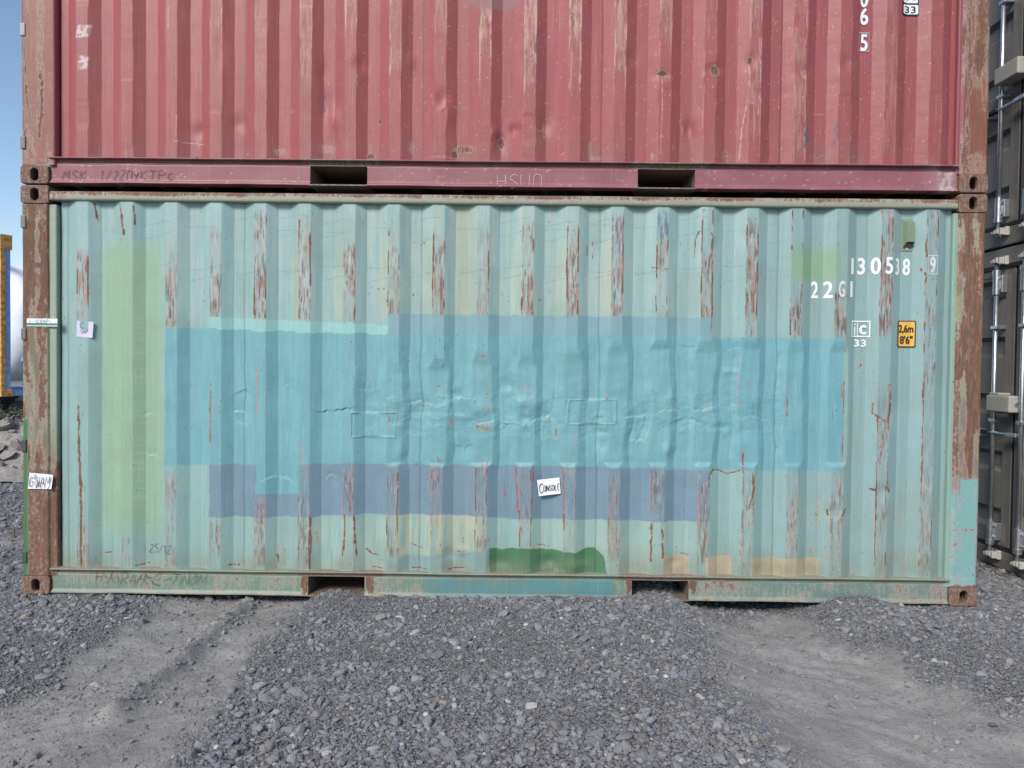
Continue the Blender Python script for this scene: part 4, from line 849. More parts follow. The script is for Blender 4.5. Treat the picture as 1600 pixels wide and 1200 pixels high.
# ================================================================== DARK CONTAINERS AT THE RIGHT
XF, YD0, YD1, ZD = 4.02, -0.04, 2.398, -0.105
def dark_container(z, label):
    t = thing('shipping_container', label, 'shipping container', (XF+3.0, (YD0+YD1)/2, z), 'taupe containers end-on at the right')
    yc = (YD0+YD1)/2
    for ya, yb in ((YD0, YD0+0.12), (YD1-0.12, YD1)):
        MB().box(XF, XF+0.15, ya, yb, z+0.12, z+2.471, 0.006).build('corner_post', M_TAUPE, t)
        for zz in (0.0, 2.473):
            for xx in (XF-0.006, XF+5.884): MB().box(xx, xx+0.178, min(ya, ya-0.03 if ya == YD0 else ya), yb+(0.03 if yb == YD1 else 0), z+zz, z+zz+0.118, 0.008).build('corner_casting', M_TAUPE, t)
    MB().box(XF+0.002, XF+0.12, YD0+0.122, YD1-0.122, z+0.006, z+0.150, 0.006).build('door_sill', M_TAUPE, t)
    MB().box(XF+0.002, XF+0.12, YD0+0.122, YD1-0.122, z+2.455, z+2.588, 0.006).build('door_header', M_TAUPE, t)
    MB().box(XF+0.06, XF+0.12, YD0+0.122, YD1-0.122, z+0.152, z+2.453).build('gasket_backing', M_RUBBER, t)
    D0, D1 = z+0.185, z+2.425
    for s, (ya, yb) in enumerate(((YD0+0.135, yc-0.016), (yc+0.016, YD1-0.135))):
        d = MB(); st = 0.105
        d.box(XF+0.012, XF+0.058, ya, ya+st, D0, D1, 0.004); d.box(XF+0.012, XF+0.058, yb-st, yb, D0, D1, 0.004)
        d.box(XF+0.012, XF+0.058, ya+st+.001, yb-st-.001, D0, D0+0.06, 0.003); d.box(XF+0.012, XF+0.058, ya+st+.001, yb-st-.001, D1-0.06, D1, 0.003)
        do = d.build('door', M_TAUPE, t)
        pz, px_ = [D0+0.06], [0.0]
        for k in range(5):
            c = z+0.40+0.464*k
            pz += [c-0.085, c-0.05, c+0.05, c+0.085]; px_ += [0, 1, 1, 0]
        pz.append(D1-0.06); px_.append(0.0)
        Y, Z = np.meshgrid([ya+st, yb-st], pz); X = np.broadcast_to(XF+0.018+0.036*np.array(px_)[:, None], Y.shape).copy()
        grid('door_panel', X, Y, Z, M_TAUPE, do, smooth=False, flip=True)
        MB().box(XF+0.020, XF+0.050, ya-0.014, ya-0.001, D0-0.02, D1+0.02).box(XF+0.020, XF+0.050, yb+0.001, yb+0.014, D0-0.02, D1+0.02).box(XF+0.004, XF+0.050, ya-0.013, yb+0.013, D0-0.030, D0-0.001).box(XF+0.004, XF+0.050, ya-0.013, yb+0.013, D1+0.001, D1+0.030).build('gasket', M_RUBBER, do)
        for yr in ((yc-0.17, yc-0.86) if s == 0 else (yc+0.155, yc+0.86)):
            xr = XF-0.045
            rod = MB().tube((xr, yr, z+0.12), (xr, yr, z+2.48), 0.017, n=16).build('lock_rod', M_GALV, do, smooth=True)
            for zz, sg in ((z+0.30, -1), (z+2.30, 1)):
                b = MB(); b.tube((xr, yr, zz-0.085), (xr, yr, zz+0.085), 0.027, n=14); b.box(XF-0.035, XF+0.011, yr-0.052, yr-0.020, zz-0.07, zz+0.07, 0.004)
                for q in (-0.045, 0.045): b.tube((XF-0.046, yr-0.038, zz+q), (XF-0.034, yr-0.038, zz+q), 0.010, n=6)
                b.tube((xr, yr, zz+sg*0.07), (xr, yr, zz+sg*0.11), 0.031, n=14)
                b.build('rod_bracket', M_GALV, do)
                cz = zz+sg*0.185
                MB().box(xr-0.028, xr+0.020, yr-0.034, yr+0.022, cz-0.020, cz+0.018, 0.007).box(xr-0.02, xr+0.042, yr-0.060, yr-0.030, cz-0.030, cz+0.026, 0.006).box(xr-0.032, xr-0.006, yr-0.01, yr+0.04, cz-0.018, cz+0.006, 0.005).build('lock_cam', M_CAST, do)
                MB().box(XF-0.030, XF+0.002, yr-0.075, yr-0.045, cz-0.035, cz+0.035, 0.005).build('cam_keeper', M_CAST, t); MB().box(XF-0.030, XF+0.002, yr+0.03, yr+0.058, cz-0.035, cz+0.035, 0.005).build('cam_keeper', M_CAST, t)
            for zz in (z+1.20, z+1.95):
                b = MB().box(xr-0.022, XF+0.012, yr-0.042, yr+0.03, zz-0.014, zz+0.014, 0.003); b.tube((xr-0.024, yr-0.034, zz), (xr-0.018, yr-0.034, zz), 0.008, n=6); b.build('rod_guide', M_GALV, do)
            MB().box(xr-0.03, xr+0.012, yr+0.02, yr+0.14, z+1.085, z+1.115, 0.004).tube((xr-0.01, yr+.12, z+1.10), (xr-0.01, yr+.5, z+1.10), 0.011).box(xr-0.035, XF+0.011, yr+.44, yr+.52, z+1.06, z+1.125, 0.005).build('rod_handle', M_RUBBER if s else M_GALV, do)
        if s == 0:
            lb = MB().box(XF-0.115, XF+0.012, yc-0.13, yc+0.145, z+1.275, z+1.405, 0.010).build('lock_box', M_TAUPEL, do)
            MB().box(XF-0.10, XF+0.0, yc+0.02, yc+0.13, z+1.407, z+1.425, 0.004).build('lock_flap', M_TAUPEL, lb); MB().box(XF-0.05, XF+0.011, yc+0.05, yc+0.12, z+1.235, z+1.262, 0.004).build('lock_tab', M_TAUPEL, lb)
            MB().tube((XF-0.06, yc-0.134, z+1.335), (XF-0.06, yc-0.128, z+1.335), 0.016, n=14).path([(XF-0.06, yc-0.134, z+1.35), (XF-0.045, yc-0.14, z+1.37), (XF-0.04, yc-0.136, z+1.34)], 0.004).build('lock_ring', M_GALV, lb)
    xs = np.linspace(XF+0.15, XF+5.9, 500); X, Z = np.meshgrid(xs, [z+0.16, z+2.5])
    pr = DEP*np.interp(np.mod(X, .2814), [0, .072, .14, .213, .2814], [0, 0, 1, 1, 0])
    grid('side_wall', X, YD0+0.014+pr, Z, M_TAUPE, t, smooth=False); grid('side_wall', X, YD1-0.014-pr, Z, M_TAUPE, t, smooth=False, flip=True)
    for ya in (YD0+0.006, YD1-0.066):
        MB().box(XF+0.175, XF+5.88, ya, ya+0.06, z+2.49, z+2.56).build('top_rail', M_TAUPE, t); MB().box(XF+0.175, XF+5.88, ya, ya+0.06, z+0.012, z+0.168).build('bottom_rail', M_TAUPE, t)
    MB().box(XF+0.13, XF+6.0, YD0+0.07, YD1-0.07, z+2.535, z+2.55).build('roof', M_TAUPE, t); MB().box(XF+0.13, XF+6.0, YD0+0.07, YD1-0.07, z+0.14, z+0.158).build('floor_panel', M_TAUPE, t)
    MB().box(XF+5.95, XF+6.05, YD0+0.08, YD1-0.08, z+0.17, z+2.53).build('end_wall', M_TAUPE, t)
    return t
dk = dark_container(ZD, 'taupe container with galvanised door rods standing on the gravel, lower of the pair')
def dup(root, dz, label):
    r = root.copy(); C.objects.link(r); r.location = (root.location.x, root.location.y, root.location.z+dz); r['label'] = label
    for ch in root.children:
        c = ch.copy(); C.objects.link(c); c.parent = r; c.matrix_parent_inverse = ch.matrix_parent_inverse.copy()
        for g in ch.children: d = g.copy(); C.objects.link(d); d.parent = c; d.matrix_parent_inverse = g.matrix_parent_inverse.copy()
    return r
dup(dk, 2.603, 'taupe container with galvanised door rods stacked above its twin, upper of the pair')

# ================================================================== GROUND
def gpoly(pts): return np.array([on_z(a, b, -0.01) for a, b in pts])
TRL = gpoly([(262, 931), (482, 931), (440, 965), (405, 1000), (370, 1050), (345, 1095), (300, 1150), (235, 1205), (100, 1300), (-700, 1300), (-300, 1230), (-150, 1190), (0, 1105), (100, 1048), (150, 1008), (215, 963)])
TRR = gpoly([(1095, 946), (1215, 944), (1290, 985), (1390, 1028), (1480, 1082), (1560, 1120), (1700, 1165), (2100, 1300), (1330, 1300), (1270, 1230), (1225, 1150), (1180, 1085), (1130, 1000)])
def sdist(poly, x, y):
    d = np.full(x.shape, 1e9); ins = np.zeros(x.shape, bool); n = len(poly)
    for i in range(n):
        a, b = poly[i], poly[(i+1) % n]; v = b-a
        t = np.clip(((x-a[0])*v[0]+(y-a[1])*v[1])/(v@v), 0, 1); d = np.minimum(d, np.hypot(x-a[0]-t*v[0], y-a[1]-t*v[1]))
        c = ((a[1] > y) != (b[1] > y)) & (x < (b[0]-a[0])*(y-a[1])/(b[1]-a[1]+1e-12)+a[0]); ins ^= c
    return np.where(ins, -d, d)
RID = [np.array(on_z(*p, 0)) for p in ((388, 932), (330, 985), (250, 1050), (175, 1105))]
def segd(x, y, P):
    d = np.full(x.shape, 1e9)
    for a, b in zip(P[:-1], P[1:]):
        v = b-a; t = np.clip(((x-a[0])*v[0]+(y-a[1])*v[1])/(v@v), 0, 1); d = np.minimum(d, np.hypot(x-a[0]-t*v[0], y-a[1]-t*v[1]))
    return d
def track(x, y):
    e = (fbm(x*4, y*4, 301)-0.5)*0.24+(fbm(x*16, y*16, 303)-0.5)*0.14
    l = S(0.08, -0.08, sdist(TRL, x, y)+e); r = S(0.16, -0.14, sdist(TRR, x, y)+e*1.6)
    under = S(-0.1, 0.25, y)*S(3.2, 3.0, np.abs(x))
    far = S(3.2, 4.2, -x)*S(0.55, 0.40, fbm(x*1.1, y*1.1, 305))
    return np.clip(np.maximum(np.maximum(l, r), far*0.8), 0, 1)
def gz(x, y):
    tl = S(0.10, -0.12, sdist(TRL, x, y)); tr = S(0.12, -0.22, sdist(TRR, x, y))
    z = -0.020+(fbm(x*0.9, y*0.9, 311)-0.5)*0.05+(fbm(x*4, y*4, 313)-0.5)*0.030+(fbm(x*14, y*14, 315, 3)-0.5)*0.014
    z = z-0.020*tl-0.055*tr
    a = 0.62; ul, vl = x*math.cos(a)+y*math.sin(a), -x*math.sin(a)+y*math.cos(a)        # ridges along the wheel tracks
    z = z+0.026*tl*(fbm(ul*0.9, vl*11, 321, 3)-0.5)+0.012*tl*np.abs(fbm(ul*5, vl*16, 323, 3)-0.5)
    b = -0.75; ur, vr = x*math.cos(b)+y*math.sin(b), -x*math.sin(b)+y*math.cos(b)
    z = z+0.030*tr*(fbm(ur*1.0, vr*9, 325, 3)-0.5)+0.016*tr*np.abs(fbm(ur*6, vr*12, 327, 3)-0.5)
    z = z-0.060*np.exp(-((x-1.66)/0.40)**4)*S(-0.55, -0.05, y)-0.030*np.exp(-((x+1.66)/0.38)**4)*S(-0.5, -0.05, y)
    z = z+0.012*(1-tl)*(1-tr)*(fbm(x*26, y*26, 329, 2)-0.5)
    z = z+(0.036+0.036*fbm(x*8, y*8, 331))*np.exp(-(segd(x, y, RID)/0.06)**2)
    nb = fbm(x*5, y*0+3, 319)                                          # heaped gravel along the foot of the container
    berm = S(-1.25, -1.1, x)*S(1.25, 1.05, x); f = np.exp(-((y+0.14)/0.26)**2)
    z = z+(0.040+0.025*nb)*berm*f+(0.035*S(0.35, 1.0, x)*S(1.28, 1.12, x))*f
    z = z+0.080*np.exp(-((x-2.24)/0.22)**2-((y+0.10)/0.22)**2)+0.03*np.exp(-((x-2.5)/0.5)**2-((y+0.45)/0.3)**2)
    z = z+0.020*np.exp(-((x+2.45)/0.45)**2)*np.exp(-((y+0.1)/0.2)**2)
    near = S(0.35, 0.1, np.minimum(np.hypot(np.abs(x)-2.94, y-0.08), np.hypot(np.abs(x)-2.94, y-2.36)))
    z = z*(1-near)+(-0.004)*near
    un = S(0.05, 0.5, y)*S(2.5, 2.2, y)*S(3.05, 2.9, np.abs(x)); z = np.where(un > 0, z*(1-un)+un*np.minimum(z, -0.03+0.02*(nb-0.5)), z)
    z = z+0.115*np.exp(-((x-1.03)/0.17)**4)*S(0.05, 0.35, y)*S(1.2, 0.6, y)*(0.7+0.6*nb)+0.05*np.exp(-((x+1.03)/0.15)**4)*S(0.3, 0.6, y)*S(1.3, 0.8, y)
    z = z-0.085*S(3.3, 4.1, x)*S(-0.6, 0.0, y)
    return z
def spaced(c0, c1, step, far):
    mid = list(np.arange(c0, c1, step)); out, d, x = [], step, c1
    while x < far: out.append(x); d *= 1.22; x += d
    lo, d, x = [], step, c0-step
    while x > -far: lo.append(x); d *= 1.22; x -= d
    return np.array([-far-1]+lo[::-1]+mid+out+[far+1])
gx, gy = spaced(-4.4, 4.4, 0.016, 900), spaced(-3.2, 1.4, 0.016, 900)
X, Y = np.meshgrid(gx, gy); ZG = gz(X, Y)*S(60, 12, np.hypot(X, Y))
def mat_ground():
    g = NG('gravelly_ground'); at = g.n('ShaderNodeAttribute', attribute_name='track'); t = at.outputs['Fac']; co = g.coord()
    n1, n2, n3 = g.noise(co, 3, 6, 0.65), g.noise(co, 30, 6, 0.7), g.noise(co, 170, 4, 0.7)
    dirt = g.mix(g.step(n1, 0.3, 0.7), (0.268, 0.252, 0.238), (0.355, 0.338, 0.322)); dirt = g.mix(g.math('MULTIPLY', g.step(n2, 0.45, 0.7), 0.5), dirt, (0.21, 0.20, 0.195)); dirt = g.mix(g.math('MULTIPLY', g.step(n3, 0.56, 0.72), 0.5), dirt, (0.46, 0.45, 0.44))
    v = g.voro(co, 75); vc = g.voro(co, 75, out='Color'); sp = g.n('ShaderNodeSeparateColor'); g.t.links.new(vc, sp.inputs[0])
    grav = g.mix(sp.outputs[0], (0.13, 0.13, 0.138), (0.27, 0.27, 0.28)); grav = g.mix(g.step(v, 0.35, 0.6), grav, (0.075, 0.074, 0.076)); grav = g.mix(g.step(n2, 0.4, 0.65), grav, (0.215, 0.208, 0.205))
    col = g.mix(t, grav, dirt)
    h = g.math('ADD', g.math('MULTIPLY', n2, 0.6), g.math('MULTIPLY', n3, 0.30)); h = g.math('SUBTRACT', h, g.math('MULTIPLY', g.math('MULTIPLY', v, 0.7), g.math('SUBTRACT', 1.15, t)))
    g.bump(h, 0.9, 0.02)
    return g.out(col, 0.93, 0, 0.2)
MG = mat_ground()
TRK = track(X, Y)
ground = grid('ground', X, Y, ZG, MG, None, smooth=True, extra={'track': TRK}); ground['kind'] = 'structure'; ground['label'] = 'grey stony yard with two smooth wheel tracks'

# stones
def mat_stone():
    g = NG('crushed_stone'); a = g.n('ShaderNodeAttribute', attribute_name='tint', attribute_type='INSTANCER'); co = g.coord()
    b = g.n('ShaderNodeObjectInfo')
    n = g.noise(co, 2.2, 5, 0.7)
    c = g.mix(g.math('MULTIPLY', g.step(n, 0.35, 0.7), 0.45), a.outputs['Color'], (0.34, 0.33, 0.33)); g.bump(n, 0.5, 0.25)
    return g.out(c, 0.85, 0, 0.3)
M_STONE = mat_stone()
def stone_mats():
    out = []
    for i, c in enumerate([(0.19, 0.205, 0.25), (0.24, 0.25, 0.29), (0.27, 0.265, 0.27), (0.16, 0.165, 0.19), (0.30, 0.30, 0.315), (0.28, 0.265, 0.25), (0.46, 0.45, 0.43), (0.33, 0.27, 0.24)]):
        g = NG('slate_stone'); co = g.coord(); n = g.noise(co, 55, 6, 0.7); n2 = g.noise(g.coord((1, 1, 4)), 90, 3, 0.6)
        cc = g.mix(g.step(n, 0.35, 0.68), tuple(q*0.78 for q in c), tuple(q*1.2 for q in c)); cc = g.mix(g.math('MULTIPLY', g.step(n2, 0.58, 0.7), 0.4), cc, (0.4, 0.39, 0.38)); g.bump(g.math('ADD', n, n2), 0.6, 0.006)
        out.append(g.out(cc, 0.8, 0, 0.35))
    return out
SM = stone_mats()
def rock_bm(seed, n=26, flat=(1, .8, .6)):
    r = random.Random(seed); bm = bmesh.new()
    for i in range(n):
        v = Vector((r.gauss(0, 1), r.gauss(0, 1), r.gauss(0, 1))).normalized()*(0.5*(0.72+0.28*r.random()))
        bm.verts.new((v.x*flat[0], v.y*flat[1], v.z*flat[2]))
    h = bmesh.ops.convex_hull(bm, input=bm.verts[:])
    bmesh.ops.delete(bm, geom=[v for v in bm.verts if not v.link_faces], context='VERTS')
    return bm
ROCKS = []
for i in range(24):
    bm = rock_bm(i, 10+i % 12, (1, 0.6+0.05*(i % 7), 0.40+0.05*(i % 5))); me = bpy.data.meshes.new('stone'); bm.to_mesh(me); bm.free(); me.materials.append(SM[[0, 1, 2, 3, 0, 1, 4, 5, 2, 0, 1, 6, 3, 2, 0, 1, 7, 4, 0, 2, 1, 3, 5, 0][i]]); ROCKS.append(me)
def sample_pts(n, x0, x1, y0, y1, dens, rg):
    x, y = rg.uniform(x0, x1, n), rg.uniform(y0, y1, n); k = rg.random(n) < dens(x, y); return x[k], y[k]
def dens_g(x, y):
    t = track(x, y); c = 0.16+0.84*S(0.40, 0.62, fbm(x*2.0, y*3.4, 331)+0.10*np.exp(-((y+0.42)/0.07)**2)+0.12*S(-0.95, -1.5, y)*S(1.2, .6, np.abs(x+.3))); rd = np.exp(-(segd(x, y, RID)/0.07)**2)
    d = (1-t)*c*(1-0.35*S(-0.5, -0.62, y)*S(-0.95, -0.8, y)) + (0.12+0.34*S(0.46, 0.64, fbm(x*3, y*3, 335)))*t + 0.6*rd*t
    return np.clip(d, 0, 1)*(1-S(0.25, 0.5, y)*S(2.95, 2.8, np.abs(x))*(1-S(.2, .16, np.abs(x-1.03))))
rg = np.random.default_rng(5)
PAL = np.array([(0.175, 0.19, 0.235), (0.22, 0.23, 0.275), (0.25, 0.25, 0.265), (0.145, 0.15, 0.175), (0.33, 0.33, 0.345), (0.27, 0.255, 0.24), (0.60, 0.58, 0.55), (0.40, 0.28, 0.22)])
PRB = np.array([.22, .22, .20, .14, .11, .08, .02, .01])
def gravel(name, n, x0, x1, y0, y1, med, sig, lo, hi, dens, nvar, label, small=False):
    x, y = sample_pts(n, x0, x1, y0, y1, dens, rg); k = len(x)
    s = np.clip(med*np.exp(rg.normal(0, sig, k)), lo, hi); t = track(x, y); s = np.where(t > 0.5, s*0.7, s)
    z = gz(x, y)+s*0.10
    me = bpy.data.meshes.new(name); me.vertices.add(k); me.vertices.foreach_set('co', np.stack([x, y, z], 1).astype(np.float32).ravel())
    def at(nm, typ, key, arr): me.attributes.new(nm, typ, 'POINT').data.foreach_set(key, np.asarray(arr).ravel())
    at('rot', 'FLOAT_VECTOR', 'vector', np.stack([rg.normal(0, .35, k), rg.normal(0, .35, k), rg.uniform(0, 6.283, k)], 1).astype(np.float32))
    at('scl', 'FLOAT_VECTOR', 'vector', (s[:, None]*np.stack([rg.uniform(.8, 1.35, k), rg.uniform(.6, 1.0, k), rg.uniform(.4, .8, k)], 1)).astype(np.float32))
    at('idx', 'INT', 'value', rg.integers(0, nvar, k).astype(np.int32))
    c = PAL[rg.choice(8, k, p=PRB)]*rg.uniform(.6, 1.35, (k, 1)); gq = rg.uniform(.05, .55, (k, 1)); c = c*(1-gq)+gq*(c.mean(1, keepdims=True)*0.6+0.095)*np.array([1.02, 1.0, .985]); dirt = np.clip(0.22+0.35*(s < 0.011)+0.5*S(.5, .7, fbm(x*3, y*3, 341))*rg.random(k)+t*0.7, 0, 0.85)[:, None]*0.60; c = c*(1-dirt)+dirt*np.array([.31, .293, .280])
    at('tint', 'FLOAT_COLOR', 'color', np.concatenate([c, np.ones((k, 1))], 1).astype(np.float32))
    o = bpy.data.objects.new(name, me); C.objects.link(o); o['kind'] = 'stuff'; o['label'] = label
    ng = bpy.data.node_groups.new(name, 'GeometryNodeTree'); ng.interface.new_socket('Geometry', in_out='INPUT', socket_type='NodeSocketGeometry'); ng.interface.new_socket('Geometry', in_out='OUTPUT', socket_type='NodeSocketGeometry')
    N, L = ng.nodes, ng.links
    gi, go = N.new('NodeGroupInput'), N.new('NodeGroupOutput'); jn = N.new('GeometryNodeGeometryToInstance')
    for i in range(nvar):
        ic = N.new('GeometryNodeMeshIcoSphere'); ic.inputs['Radius'].default_value = 0.5; ic.inputs['Subdivisions'].default_value = 1 if small else 2
        rv = N.new('FunctionNodeRandomValue'); rv.data_type = 'FLOAT_VECTOR'; q = 0.22 if small else 0.17
        rv.inputs[0].default_value = (-q, -q, -q); rv.inputs[1].default_value = (q, q, q); rv.inputs['Seed'].default_value = i*13+(7 if small else 1)
        sp = N.new('GeometryNodeSetPosition'); L.new(ic.outputs[0], sp.inputs[0]); L.new(rv.outputs[0], sp.inputs['Offset'])
        ch = N.new('GeometryNodeConvexHull'); L.new(sp.outputs[0], ch.inputs[0]); sm = N.new('GeometryNodeSetMaterial'); sm.inputs['Material'].default_value = M_STONE; L.new(ch.outputs[0], sm.inputs[0])
        sh = N.new('GeometryNodeSetShadeSmooth'); sh.inputs['Shade Smooth'].default_value = False; L.new(sm.outputs[0], sh.inputs[0]); L.new(sh.outputs[0], jn.inputs[0])
    ip = N.new('GeometryNodeInstanceOnPoints'); L.new(gi.outputs[0], ip.inputs['Points']); L.new(jn.outputs[0], ip.inputs['Instance']); ip.inputs['Pick Instance'].default_value = True
    for nm, typ, sock in (('rot', 'FLOAT_VECTOR', 'Rotation'), ('scl', 'FLOAT_VECTOR', 'Scale'), ('idx', 'INT', 'Instance Index')):
        na = N.new('GeometryNodeInputNamedAttribute'); na.data_type = typ; na.inputs[0].default_value = nm
        L.new([q for q in na.outputs if q.enabled][0], ip.inputs[sock])
    L.new(ip.outputs[0], go.inputs[0])
    md = o.modifiers.new('scatter', 'NODES'); md.node_group = ng
    o.parent = ground
    return o
gravel('gravel', 115000, -4.6, 4.6, -3.3, 1.0, 0.0130, 0.52, 0.006, 0.056, dens_g, 10, 'crushed grey blue stones')
gravel('grit', 230000, -3.9, 3.9, -2.9, 0.35, 0.0068, 0.34, 0.003, 0.013, lambda x, y: np.clip(0.20+0.6*S(.42, .62, fbm(x*4, y*4, 337))+0.75*(1-track(x, y)), 0, 1)*(1-S(.1, .3, y)*S(3.0, 2.9, np.abs(x))), 5, 'fine grit between the stones', True)
gravel('gravel', 16000, 3.0, 7.0, 0.0, 5.0, 0.020, 0.40, 0.008, 0.05, lambda x, y: S(4.1, 3.9, x)*np.ones_like(y), 8, 'crushed stones in the gap between the container rows')
gravel('gravel', 30000, -9.5, -3.0, 0.0, 6.0, 0.020, 0.45, 0.008, 0.07, lambda x, y: 0.25+0.75*(1-track(x, y)), 8, 'rough stones left of the containers')
# the largest stones, one by one
cand = []
rs = np.random.default_rng(11)
while len(cand) < 292:
    px, py = rs.uniform(-20, 1620), rs.uniform(935, 1215)
    x, y = on_z(px, py, 0.0); t = float(track(np.array(x), np.array(y)))
    if t > 0.4 and rs.random() > 0.10: continue
    if y > -0.03 and abs(x) < 3.05: continue
    cand.append((x, y, rs.uniform(0.026, 0.048)*(1.15 if 980 < py < 1010 else 1.0)))
named = [(948, 1000, .075, 14), (930, 975, .06, 1), (1452, 992, .085, 6), (1475, 1000, .07, 0), (1465, 985, .07, 4), (1552, 1123, .07, 0), (830, 1100, .075, 11), (22, 1030, .07, 0), (1360, 1085, .06, 2), (1424, 1078, .05, 4), (1322, 960, .08, 2), (1247, 953, .08, 6), (165, 937, .10, 10), (205, 945, .06, 0), (520, 1155, .06, 1), (715, 1120, .05, 14), (1050, 1060, .06, 0), (985, 1220, .07, 1)]
for (px, py, s, k) in named: cand.append((*on_z(px, py, 0), s, k))
for c in cand[-310:][:300] if len(cand) > 300 else cand:
    x, y, s = c[:3]; k = c[3] if len(c) > 3 else int(rs.integers(0, 24))
    o = bpy.data.objects.new('stone', ROCKS[k]); C.objects.link(o); o.location = (x, y, float(gz(np.array([x]), np.array([y]))[0])+s*0.14)
    o.rotation_euler = (rs.normal(0, .25), rs.normal(0, .25), rs.uniform(0, 6.28)); o.scale = (s*rs.uniform(.9, 1.3),)*2+(s*rs.uniform(.8, 1.2),); o.parent = ground

# ================================================================== LEFT BACKGROUND
# mound of rubble with a bush
def gh(x, y): return float(gz(np.array([x]), np.array([y]))[0])
mx, my = -7.35, 5.6
pile = thing('rock_pile', 'heap of pinkish grey rubble behind the left corner of the containers', 'rock pile', (mx, my, 0))
MR = [plain('pink_rubble', (0.30, 0.25, 0.23), 0.9, vary=0.25, scale=18, bump=0.6), plain('grey_rubble', (0.25, 0.23, 0.215), 0.9, vary=0.25, scale=18, bump=0.6)]
xs = np.linspace(mx-3.2, mx+2.4, 110); ys = np.linspace(my-1.3, my+1.5, 70); X, Y = np.meshgrid(xs, ys)
hp = 0.78*np.exp(-((X-mx)/2.2)**4)*np.exp(-((Y-my)/0.85)**2)
hp = hp*(0.75+0.5*fbm(X*1.6, Y*1.6, 401))+(fbm(X*7, Y*7, 403)-0.5)*0.13*S(.02, .2, hp)-0.06
grid('earth', X, Y, hp, MR[1], pile, smooth=False)
hf = lambda x, y: float(np.interp(x, xs, hp[np.abs(ys-y).argmin()]))
rr = random.Random(4); pr_ = []
for i in range(6):
    bm = rock_bm(300+i, 18, (1, .85, .7)); me = bpy.data.meshes.new('rock'); bm.to_mesh(me); bm.free(); me.materials.append(MR[i % 2]); pr_.append(me)
for i in range(230):
    x, y = mx+rr.gauss(0.3, 1.1), my+rr.uniform(-1.05, 0.5); s = rr.choice((.06, .08, .1, .13, .18, .26))*rr.uniform(.8, 1.2)
    if x > mx+2.3 or x < mx-3: continue
    o = bpy.data.objects.new('rock', pr_[i % 6]); C.objects.link(o); o.location = (x, y, hf(x, y)+s*0.15); o.rotation_euler = (rr.uniform(0, 6), rr.uniform(0, 6), rr.uniform(0, 6)); o.scale = (s, s, s); adopt(o, pile)
for px, py, s in ((10, 720, .36), (26, 722, .2), (28, 695, .22), (20, 740, .17), (30, 745, .18)):
    r = ray(px, py); p = CAM+r*((4.95-CAM[1])/r[1]); o = bpy.data.objects.new('rock', pr_[0 if px < 12 else 2]); C.objects.link(o); o.location = p; o.rotation_euler = (px, py, 1); o.scale = (s, s*.8, s*1.1); adopt(o, pile)

M_LEAF = plain('bramble_leaf', (0.050, 0.095, 0.040), 0.6, vary=0.5, scale=14, bump=0)
M_TWIG = plain('twig_bark', (0.10, 0.07, 0.045), 0.9)
bx, by, bz = -7.25, 5.45, 0.50
bush = thing('bush', 'low green bramble bush growing on top of the rubble heap', 'bush', (bx, by, bz))
v, f = [], []; mb = MB()
for i in range(26):
    a, l = rr.uniform(0, 6.28), rr.uniform(.25, .75); tip = Vector((bx+math.cos(a)*l*1.1, by+math.sin(a)*l*.7, bz+rr.uniform(.0, .30)+.06)); p0 = Vector((bx+rr.uniform(-.25, .25), by+rr.uniform(-.2, .2), bz-0.1)); mid = (p0+tip)/2+Vector((0, 0, .14))
    mb.path([p0, mid, tip], 0.006, 5)
    for j in range(95):
        t = rr.random(); p = (p0.lerp(mid, t*2) if t < .5 else mid.lerp(tip, t*2-1))+Vector((rr.gauss(0, .08), rr.gauss(0, .08), rr.gauss(0, .06)))
        d = Vector((rr.gauss(0, 1), rr.gauss(0, 1), rr.gauss(0, .5))).normalized(); n = d.cross(Vector((rr.gauss(0, 1), rr.gauss(0, 1), 1))).normalized(); L_ = rr.uniform(.025, .05); b = len(v)
        v += [tuple(p), tuple(p+d*L_*.5+n*L_*.32), tuple(p+d*L_), tuple(p+d*L_*.5-n*L_*.32)]; f.append((b, b+1, b+2, b+3))
o = obj('foliage', v, f, M_LEAF, bush); mb.build('stem', M_TWIG, bush)
wx, wy = on_z(24, 838, 0); wz = gh(wx, wy)
weed = thing('dry_weed', 'thin dry brown weed sprouting from the gravel by the left corner', 'weed', (wx, wy, wz)); mb = MB()
for i in range(7):
    a = rr.uniform(0, 6.28); l = rr.uniform(.06, .20); mb.path([(wx, wy, wz-.01), (wx+math.cos(a)*l*.4, wy+math.sin(a)*l*.4, wz+l*.6), (wx+math.cos(a)*l, wy+math.sin(a)*l, wz+l*.8)], .0025, 5)
mb.build('stalk', plain('dry_stalk', (0.20, 0.14, 0.07), 0.9), weed)

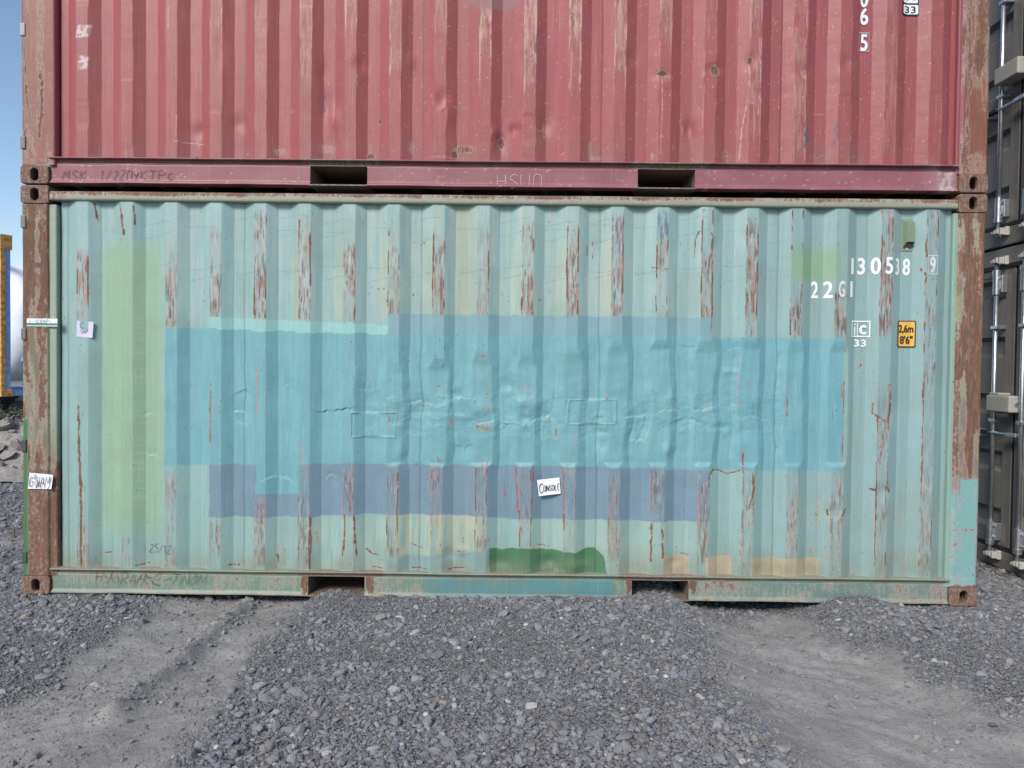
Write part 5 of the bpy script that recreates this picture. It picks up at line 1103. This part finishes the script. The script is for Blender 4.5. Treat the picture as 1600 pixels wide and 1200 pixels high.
# tank container on a trailer
M_TANK = plain('white_tank_shell', (0.76, 0.79, 0.86), 0.45, vary=0.06, scale=3, bump=0.05)
M_ORANGE = plain('rusty_orange_frame', (0.50, 0.26, 0.085), 0.7, vary=0.45, scale=14, bump=0.2)
M_BLUEF = plain('blue_frame_paint', (0.22, 0.36, 0.66), 0.5, vary=0.2, scale=12)
tx, ty, tz = -8.50, 7.50, 0.90
tank = thing('tank_container', 'white tank container in an orange and blue frame raised behind the rubble', 'tank container', (tx, ty, tz)); tank.rotation_euler.z = R(58)
for xx in (tx, tx+5.9):
    for yy in (ty, ty+2.28):
        for zz in (tz, tz+2.47): MB().box(xx-.02, xx+.16, yy, yy+.16, zz, zz+.118 if zz == tz else zz+.25, .008).build('corner_casting', M_ORANGE, tank)
        MB().box(xx-0.01, xx+0.06, yy+.01, yy+.13, tz+.119, tz+2.469).build('frame_post', M_ORANGE, tank)
        MB().box(xx+0.062, xx+0.135, yy+.02, yy+.12, tz+.119, tz+2.469).build('post_plate', M_BLUEF, tank)
    MB().box(xx+.02, xx+.12, ty+.17, ty+2.27, tz+.02, tz+.14).box(xx+.02, xx+.12, ty+.17, ty+2.27, tz+2.5, tz+2.6).build('frame_beam', M_BLUEF, tank)
for yy in (ty+.03, ty+2.31): MB().box(tx+.165, tx+5.875, yy, yy+.09, tz+.01, tz+.10).build('side_beam', M_BLUEF, tank)
cyc, czc, rad = ty+1.22, tz+1.30, 1.06
prf = [(tx+.17, .02), (tx+.19, .45), (tx+.26, .78), (tx+.36, .96), (tx+.50, rad), (tx+5.4, rad), (tx+5.54, .96), (tx+5.66, .75), (tx+5.73, .4), (tx+5.75, .02)]
th = np.linspace(0, 2*math.pi, 49); PX_, TH = np.meshgrid(np.array([p[0] for p in prf]), th); RR = np.broadcast_to(np.array([p[1] for p in prf]), PX_.shape)
grid('tank_shell', PX_.copy(), cyc+RR*np.cos(TH), czc+RR*np.sin(TH), M_TANK, tank, smooth=True)
mb = MB()
for q in (tx+1.2, tx+4.6): mb.box(q, q+.12, ty+.3, ty+2.14, tz+.10, tz+.42)
mb.build('saddle', M_BLUEF, tank)
MB().tube((tx+.45, ty+0.10, tz+0.62), (tx+.45, ty+.18, tz+0.62), .09, n=20).tube((tx+.45, ty+0.08, tz+0.62), (tx+.45, ty+.10, tz+0.62), .055, n=20).build('valve', M_GALV, tank)
M_CHAS = plain('black_chassis', (0.022, 0.021, 0.022), 0.6)
trl = thing('trailer', 'black flat trailer chassis carrying the white tank container', 'trailer', (tx, ty, 0)); trl.rotation_euler.z = R(58)
ch = MB()
for yy in (ty+.55, ty+1.75): ch.box(tx-.3, tx+6.4, yy, yy+.14, tz-.30, tz-.004)
for q in range(8): ch.box(tx-.1+q*.86, tx+.0+q*.86, ty+.05, ty+2.4, tz-.16, tz-.06)
ch.build('chassis', M_CHAS, trl)
MB().box(tx+.3, tx+5.9, ty+0.12, ty+0.20, tz-.45, tz-.20).build('side_guard', plain('timber_guard', (0.30, 0.20, 0.13), 0.8), trl)
for q in (tx+.7, tx+1.9):
    for yy in (ty+.15, ty+2.0):
        wz_ = gh(q, yy); wh = MB().tube((q, yy, .47), (q, yy+.28, .47), .48, n=28).build('wheel', M_RUBBER, trl); MB().tube((q, yy-.006, .47), (q, yy+.02, .47), .27, n=20).build('rim', M_CAST, wh)
for q in (tx+5.2,): MB().box(q, q+.12, ty+.6, ty+.72, -.03, tz-.31).box(q, q+.12, ty+1.75, ty+1.87, -.03, tz-.31).build('support_leg', M_CHAS, trl)
blk = MB().box(-8.2, -6.6, 6.75, 7.2, -.05, .62, .02).build('concrete_block', plain('concrete', (0.42, 0.40, 0.36), 0.9, vary=.2, bump=.3)); tag(blk, 'long pale concrete block lying behind the rubble heap', 'concrete block')
